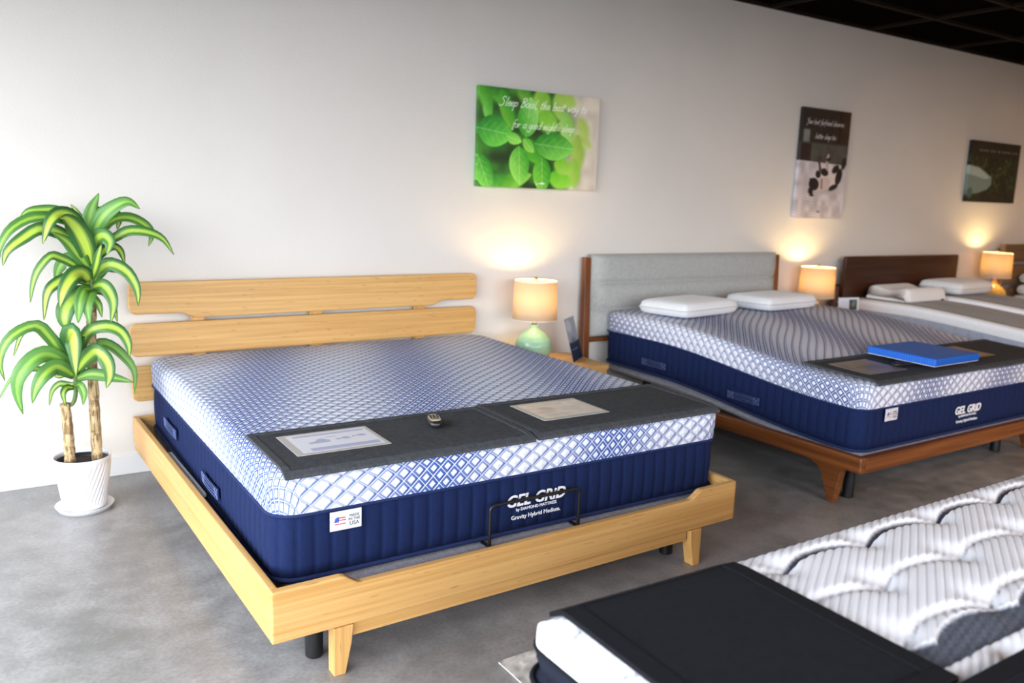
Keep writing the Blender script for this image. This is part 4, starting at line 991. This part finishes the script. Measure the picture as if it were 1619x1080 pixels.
rg = thing('rug', 'pale grey patterned rug under the white pillow-top mattress', 'rug', (1.72, -3.6, 0))
Pm = Paint(2.2, 2.3, 150, (190, 184, 176)); Pm.noise(.22, .11, 3); Pm.noise(.25, .03, 9); Pm.noise(.15, .012, 11)
paint_mesh('pile', Pm, vcol('rug_print', .95), rg, lambda u, v, d: (u-1.1, 1.15-v, .0085))
box('backing', M['rug'], rg, -1.1, 1.1, -1.15, 1.15, 0, .008, .003, 1)

# ---------------------------------------------------------------- potted dracaena
pl = thing('potted_plant', 'tall dracaena with striped leaves in a white spiral-ribbed pot', 'plant', (-.352, -.41, 0))
ox, oy = -.352, -.41
pr = [(.086, .012), (.090, .016), (.0945, .06), (.104, .13), (.113, .20), (.119, .244), (.1205, .252), (.117, .254), (.113, .248), (.108, .20), (.105, .19)]
def spiral(a, z, r): return 0 if (z > .235 or z < .02 or r < .09 and z > .02) else .0024*math.sin(34*a-z*122)*min(1, (z-.02)/.03)*min(1, (.235-z)/.03)
prd = []
for (r0, z0), (r1, z1) in zip(pr[:-1], pr[1:]):
    n = max(1, int(abs(z1-z0)/.008))
    for i in range(n): prd.append((r0+(r1-r0)*i/n, z0+(z1-z0)*i/n))
prd.append(pr[-1]); outer = prd.index((.117, .254))
pot = lathe('pot', M['white_plastic'], pl, prd, 272, True, rfun=lambda a, z, r: 0 if r < .0861+ (z-.012)*.11 else spiral(a, z, r))
lathe('saucer', M['white_plastic'], pot, [(.098, 0), (.112, .002), (.122, .022), (.1235, .024), (.119, .023), (.108, .0105), (.05, .0105)], 56)
lathe('nursery_pot_rim', M['dark_rim'], pot, [(.1045, .195), (.107, .236), (.104, .237), (.101, .20), (.100, .195)], 48)
lathe('soil', M['soil'], pot, [(.0995, .19), (.0995, .216), (.06, .222), (.0, .224)], 36)
def px(u, v, dy=0.0):
    """picture sketch coordinates of the plant study -> metres in the plant's own frame"""
    x = (u-132)*.00252-(v-722)*.000149; z = .252+(722-v)*.00284
    return Vector((x+dy*.0895, dy, z+dy*(z-1.487)/4.09))
trunk2 = catmull([px(157, 733), px(154, 690), px(151, 640), px(148, 585), px(146, 540), px(146, 500), px(147, 470)], 40)
trunk1 = catmull([px(113, 734, -.03), px(111, 700, -.03), px(108, 665, -.03), px(104.5, 634, -.03)], 20)
random.seed(4)
def bark(name, path, r0, r1):
    rad = [r0+(r1-r0)*i/(len(path)-1)+.0012*math.sin(i*1.7)+random.uniform(-.0006, .0006) for i in range(len(path))]
    return tube(name, M['bark'], pl, path, rad, 14)
T2 = bark('trunk', trunk2, .0235, .0205); T1 = bark('trunk', trunk1, .0235, .0205)
C2 = tube('crown_stem', M['stem'], T2, catmull([px(147, 472), px(146, 440), px(144, 410), px(146, 380), px(147, 360)], 16), [.012-.0004*i for i in range(17)], 10)
C1 = tube('crown_stem', M['stem'], T1, catmull([px(106, 637, -.03), px(116, 636, -.03), px(121, 622, -.03), px(121, 600, -.03), px(120, 580, -.03), px(120, 566, -.03)], 18), [.009]*19, 10)
# leaf: (trunk, list of sketch points with depth, half width, facing) facing: 0 blade seen flat, 1 blade seen from above/edge
LV = [
 (2, [(146,372,0),(143,350,.01),(146,330,.02),(157,306,.03)], .025, 0), (2, [(147,376,0),(155,355,-.03),(172,333,-.06),(200,318,-.09),(220,329,-.12)], .030, .55), (2, [(147,370,.0),(157,338,.05),(165,325,.08)], .022, 0),
 (2, [(148,380,0),(166,352,.05),(184,336,.08),(191,345,.10),(189,362,.12)], .021, .5), (2, [(148,385,0),(175,350,.02),(205,343,.02),(232,354,.0),(243,370,-.02),(238,388,-.02)], .021, .5),
 (2, [(148,392,0),(180,376,-.04),(205,364,-.06),(235,366,-.08),(260,377,-.09),(278,402,-.1)], .021, .5), (2, [(148,400,0),(152,378,-.06),(163,371,-.11),(173,382,-.14),(168,401,-.15)], .030, .15),
 (2, [(148,415,0),(165,396,.04),(180,388,.06),(194,397,.07),(201,416,.08)], .020, .4), (2, [(144,420,0),(138,392,-.05),(124,363,-.09),(108,347,-.13),(98,345,-.16)], .036, .15),
 (2, [(143,424,0),(128,404,-.03),(108,381,-.06),(85,366,-.09)], .024, .2), (2, [(145,395,0),(120,350,-.05),(98,339,-.09),(82,352,-.12),(72,384,-.13)], .030, .25),
 (2, [(145,380,0),(110,351,.0),(80,344,-.02),(50,347,-.03),(24,364,-.05),(9,391,-.06),(9,410,-.06)], .021, .6), (2, [(145,400,0),(105,372,-.04),(70,361,-.07),(43,376,-.09),(21,395,-.1),(15,416,-.1)], .025, .35),
 (2, [(146,376,0),(118,350,.05),(92,334,.08),(66,333,.1),(46,336,.11),(35,348,.12)], .020, .6), (2, [(146,372,0),(133,350,.03),(122,334,.05),(113,324,.06)], .009, 0),
 (2, [(143,440,0),(118,416,-.02),(96,405,-.04),(82,403,-.05),(64,424,-.05),(56,447,-.05),(53,472,-.05)], .017, .45), (2, [(143,438,0),(126,416,.03),(110,408,.06),(95,421,.08),(89,445,.09)], .030, .1),
 (2, [(143,442,0),(132,430,-.05),(117,434,-.10),(103,456,-.13),(97,482,-.14)], .032, .1), (2, [(143,446,0),(115,436,-.03),(90,445,-.05),(77,462,-.06),(73,500,-.06)], .021, .2),
 (2, [(146,446,0),(158,425,-.03),(175,416,-.06),(200,428,-.09),(217,455,-.11),(220,484,-.11)], .026, .25), (2, [(146,450,0),(158,435,.03),(170,425,.05),(187,429,.07)], .014, .4),
 (2, [(146,452,0),(160,448,-.05),(172,458,-.08),(180,480,-.10),(176,509,-.10)], .025, .1), (2, [(146,455,0),(135,455,-.05),(128,470,-.08),(126,490,-.09),(125,507,-.09)], .020, .1),
 (2, [(146,458,0),(143,462,-.06),(139,480,-.09),(143,512,-.10)], .024, .05), (2, [(147,458,0),(165,460,.03),(180,475,.05),(189,509,.05)], .017, .2), (2, [(145,455,0),(125,462,-.03),(107,482,-.05),(104,503,-.06),(112,522,-.06)], .034, .05),
 (2, [(146,462,0),(150,470,-.04),(158,482,-.06),(162,500,-.06)], .014, .1), (2, [(146,440,0),(152,420,-.06),(156,400,-.09),(160,385,-.10)], .014, .1),
 (1, [(120,585,0),(117,545,-.02),(117,521,-.06),(119,545,-.11),(122,593,-.13)], .041, .0), (1, [(119,580,0),(98,552,-.02),(80,525,-.04),(62,508,-.06),(36,516,-.08),(17,535,-.09),(10,563,-.09),(17,590,-.09)], .022, .35),
 (1, [(119,575,0),(95,540,.03),(66,512,.05),(40,518,.06),(26,553,.06)], .016, .4), (1, [(119,585,0),(98,563,-.04),(76,553,-.07),(55,562,-.09),(37,586,-.10),(35,614,-.10),(43,645,-.10)], .031, .2),
 (1, [(119,592,0),(105,580,-.05),(91,574,-.08),(74,585,-.11),(62,606,-.12),(57,629,-.12)], .029, .1), (1, [(119,604,0),(108,604,.02),(95,602,.03),(84,613,.04),(80,635,.04)], .012, .3),
 (1, [(118,610,0),(108,609,-.04),(102,618,-.06),(106,638,-.06)], .012, .1), (1, [(119,590,0),(90,582,.02),(55,575,.03),(26,584,.03),(2,622,.03)], .010, .4),
 (1, [(121,575,0),(137,526,-.02),(165,515,-.05),(190,523,-.07),(204,545,-.09),(206,568,-.09)], .025, .45), (1, [(121,580,0),(137,562,.02),(158,543,.03),(178,547,.03),(200,566,.02),(217,592,.0),(217,629,-.01)], .022, .35),
 (1, [(121,586,0),(138,564,-.06),(154,554,-.10),(170,573,-.13),(174,596,-.14),(169,615,-.14)], .030, .1), (1, [(121,596,0),(145,590,-.03),(178,598,-.06),(214,609,-.08)], .022, .1),
 (1, [(121,606,0),(128,607,-.05),(134,621,-.07),(133,639,-.07)], .015, .1), (1, [(120,588,0),(106,588,.04),(95,590,.06),(88,590,.07)], .009, .5),
]
for (tr, pts_, hw_, fc) in LV:
    dz = -.03 if tr == 1 else 0; hw_ *= 1.18; fc *= .62
    P_ = catmull([px(u, v, d+dz) for u, v, d in pts_], 16); n = len(P_)-1; V = []; UV = []; F = []
    hint = Vector((-.25, -1, .25)).normalized()*(1-fc)+Vector((-.1, -.35, 1)).normalized()*fc
    prev = None
    for i, p in enumerate(P_):
        q = i/n; t_ = (P_[min(i+1, n)]-P_[max(i-1, 0)]).normalized(); sd = t_.cross(hint)
        if sd.length < 1e-4: sd = Vector((1, 0, 0))
        sd.normalize()
        if prev is not None: sd = (sd+prev*1.2).normalized(); 
        prev = sd; nr = sd.cross(t_).normalized()
        wq = hw_*(math.sin(math.pi*min(1, q*.93+.07)**.85)**.85)*(1 if q < .97 else .4)+.0012
        wq = max(wq, .006*(1-q))
        for k in range(5):
            s = (k-2)/2; fold = .22*abs(s)*wq+.0016*math.sin(q*19+k*2.1)*abs(s); V.append(p+sd*(s*wq)+nr*fold); UV.append((.5+.5*s, q))
    for i in range(n):
        for k in range(4): F.append((i*5+k, i*5+k+1, (i+1)*5+k+1, (i+1)*5+k))
    o = pyd('leaf', V, F, M['leaf'], C2 if tr == 2 else C1, True)
    ul = o.data.uv_layers.new(name='UVMap'); li = np.zeros(len(o.data.loops), int); o.data.loops.foreach_get('vertex_index', li); ul.data.foreach_set('uv', np.array(UV, np.float32)[li].reshape(-1))
    so = o.modifiers.new('thickness', 'SOLIDIFY'); so.thickness = .0012; so.offset = 0
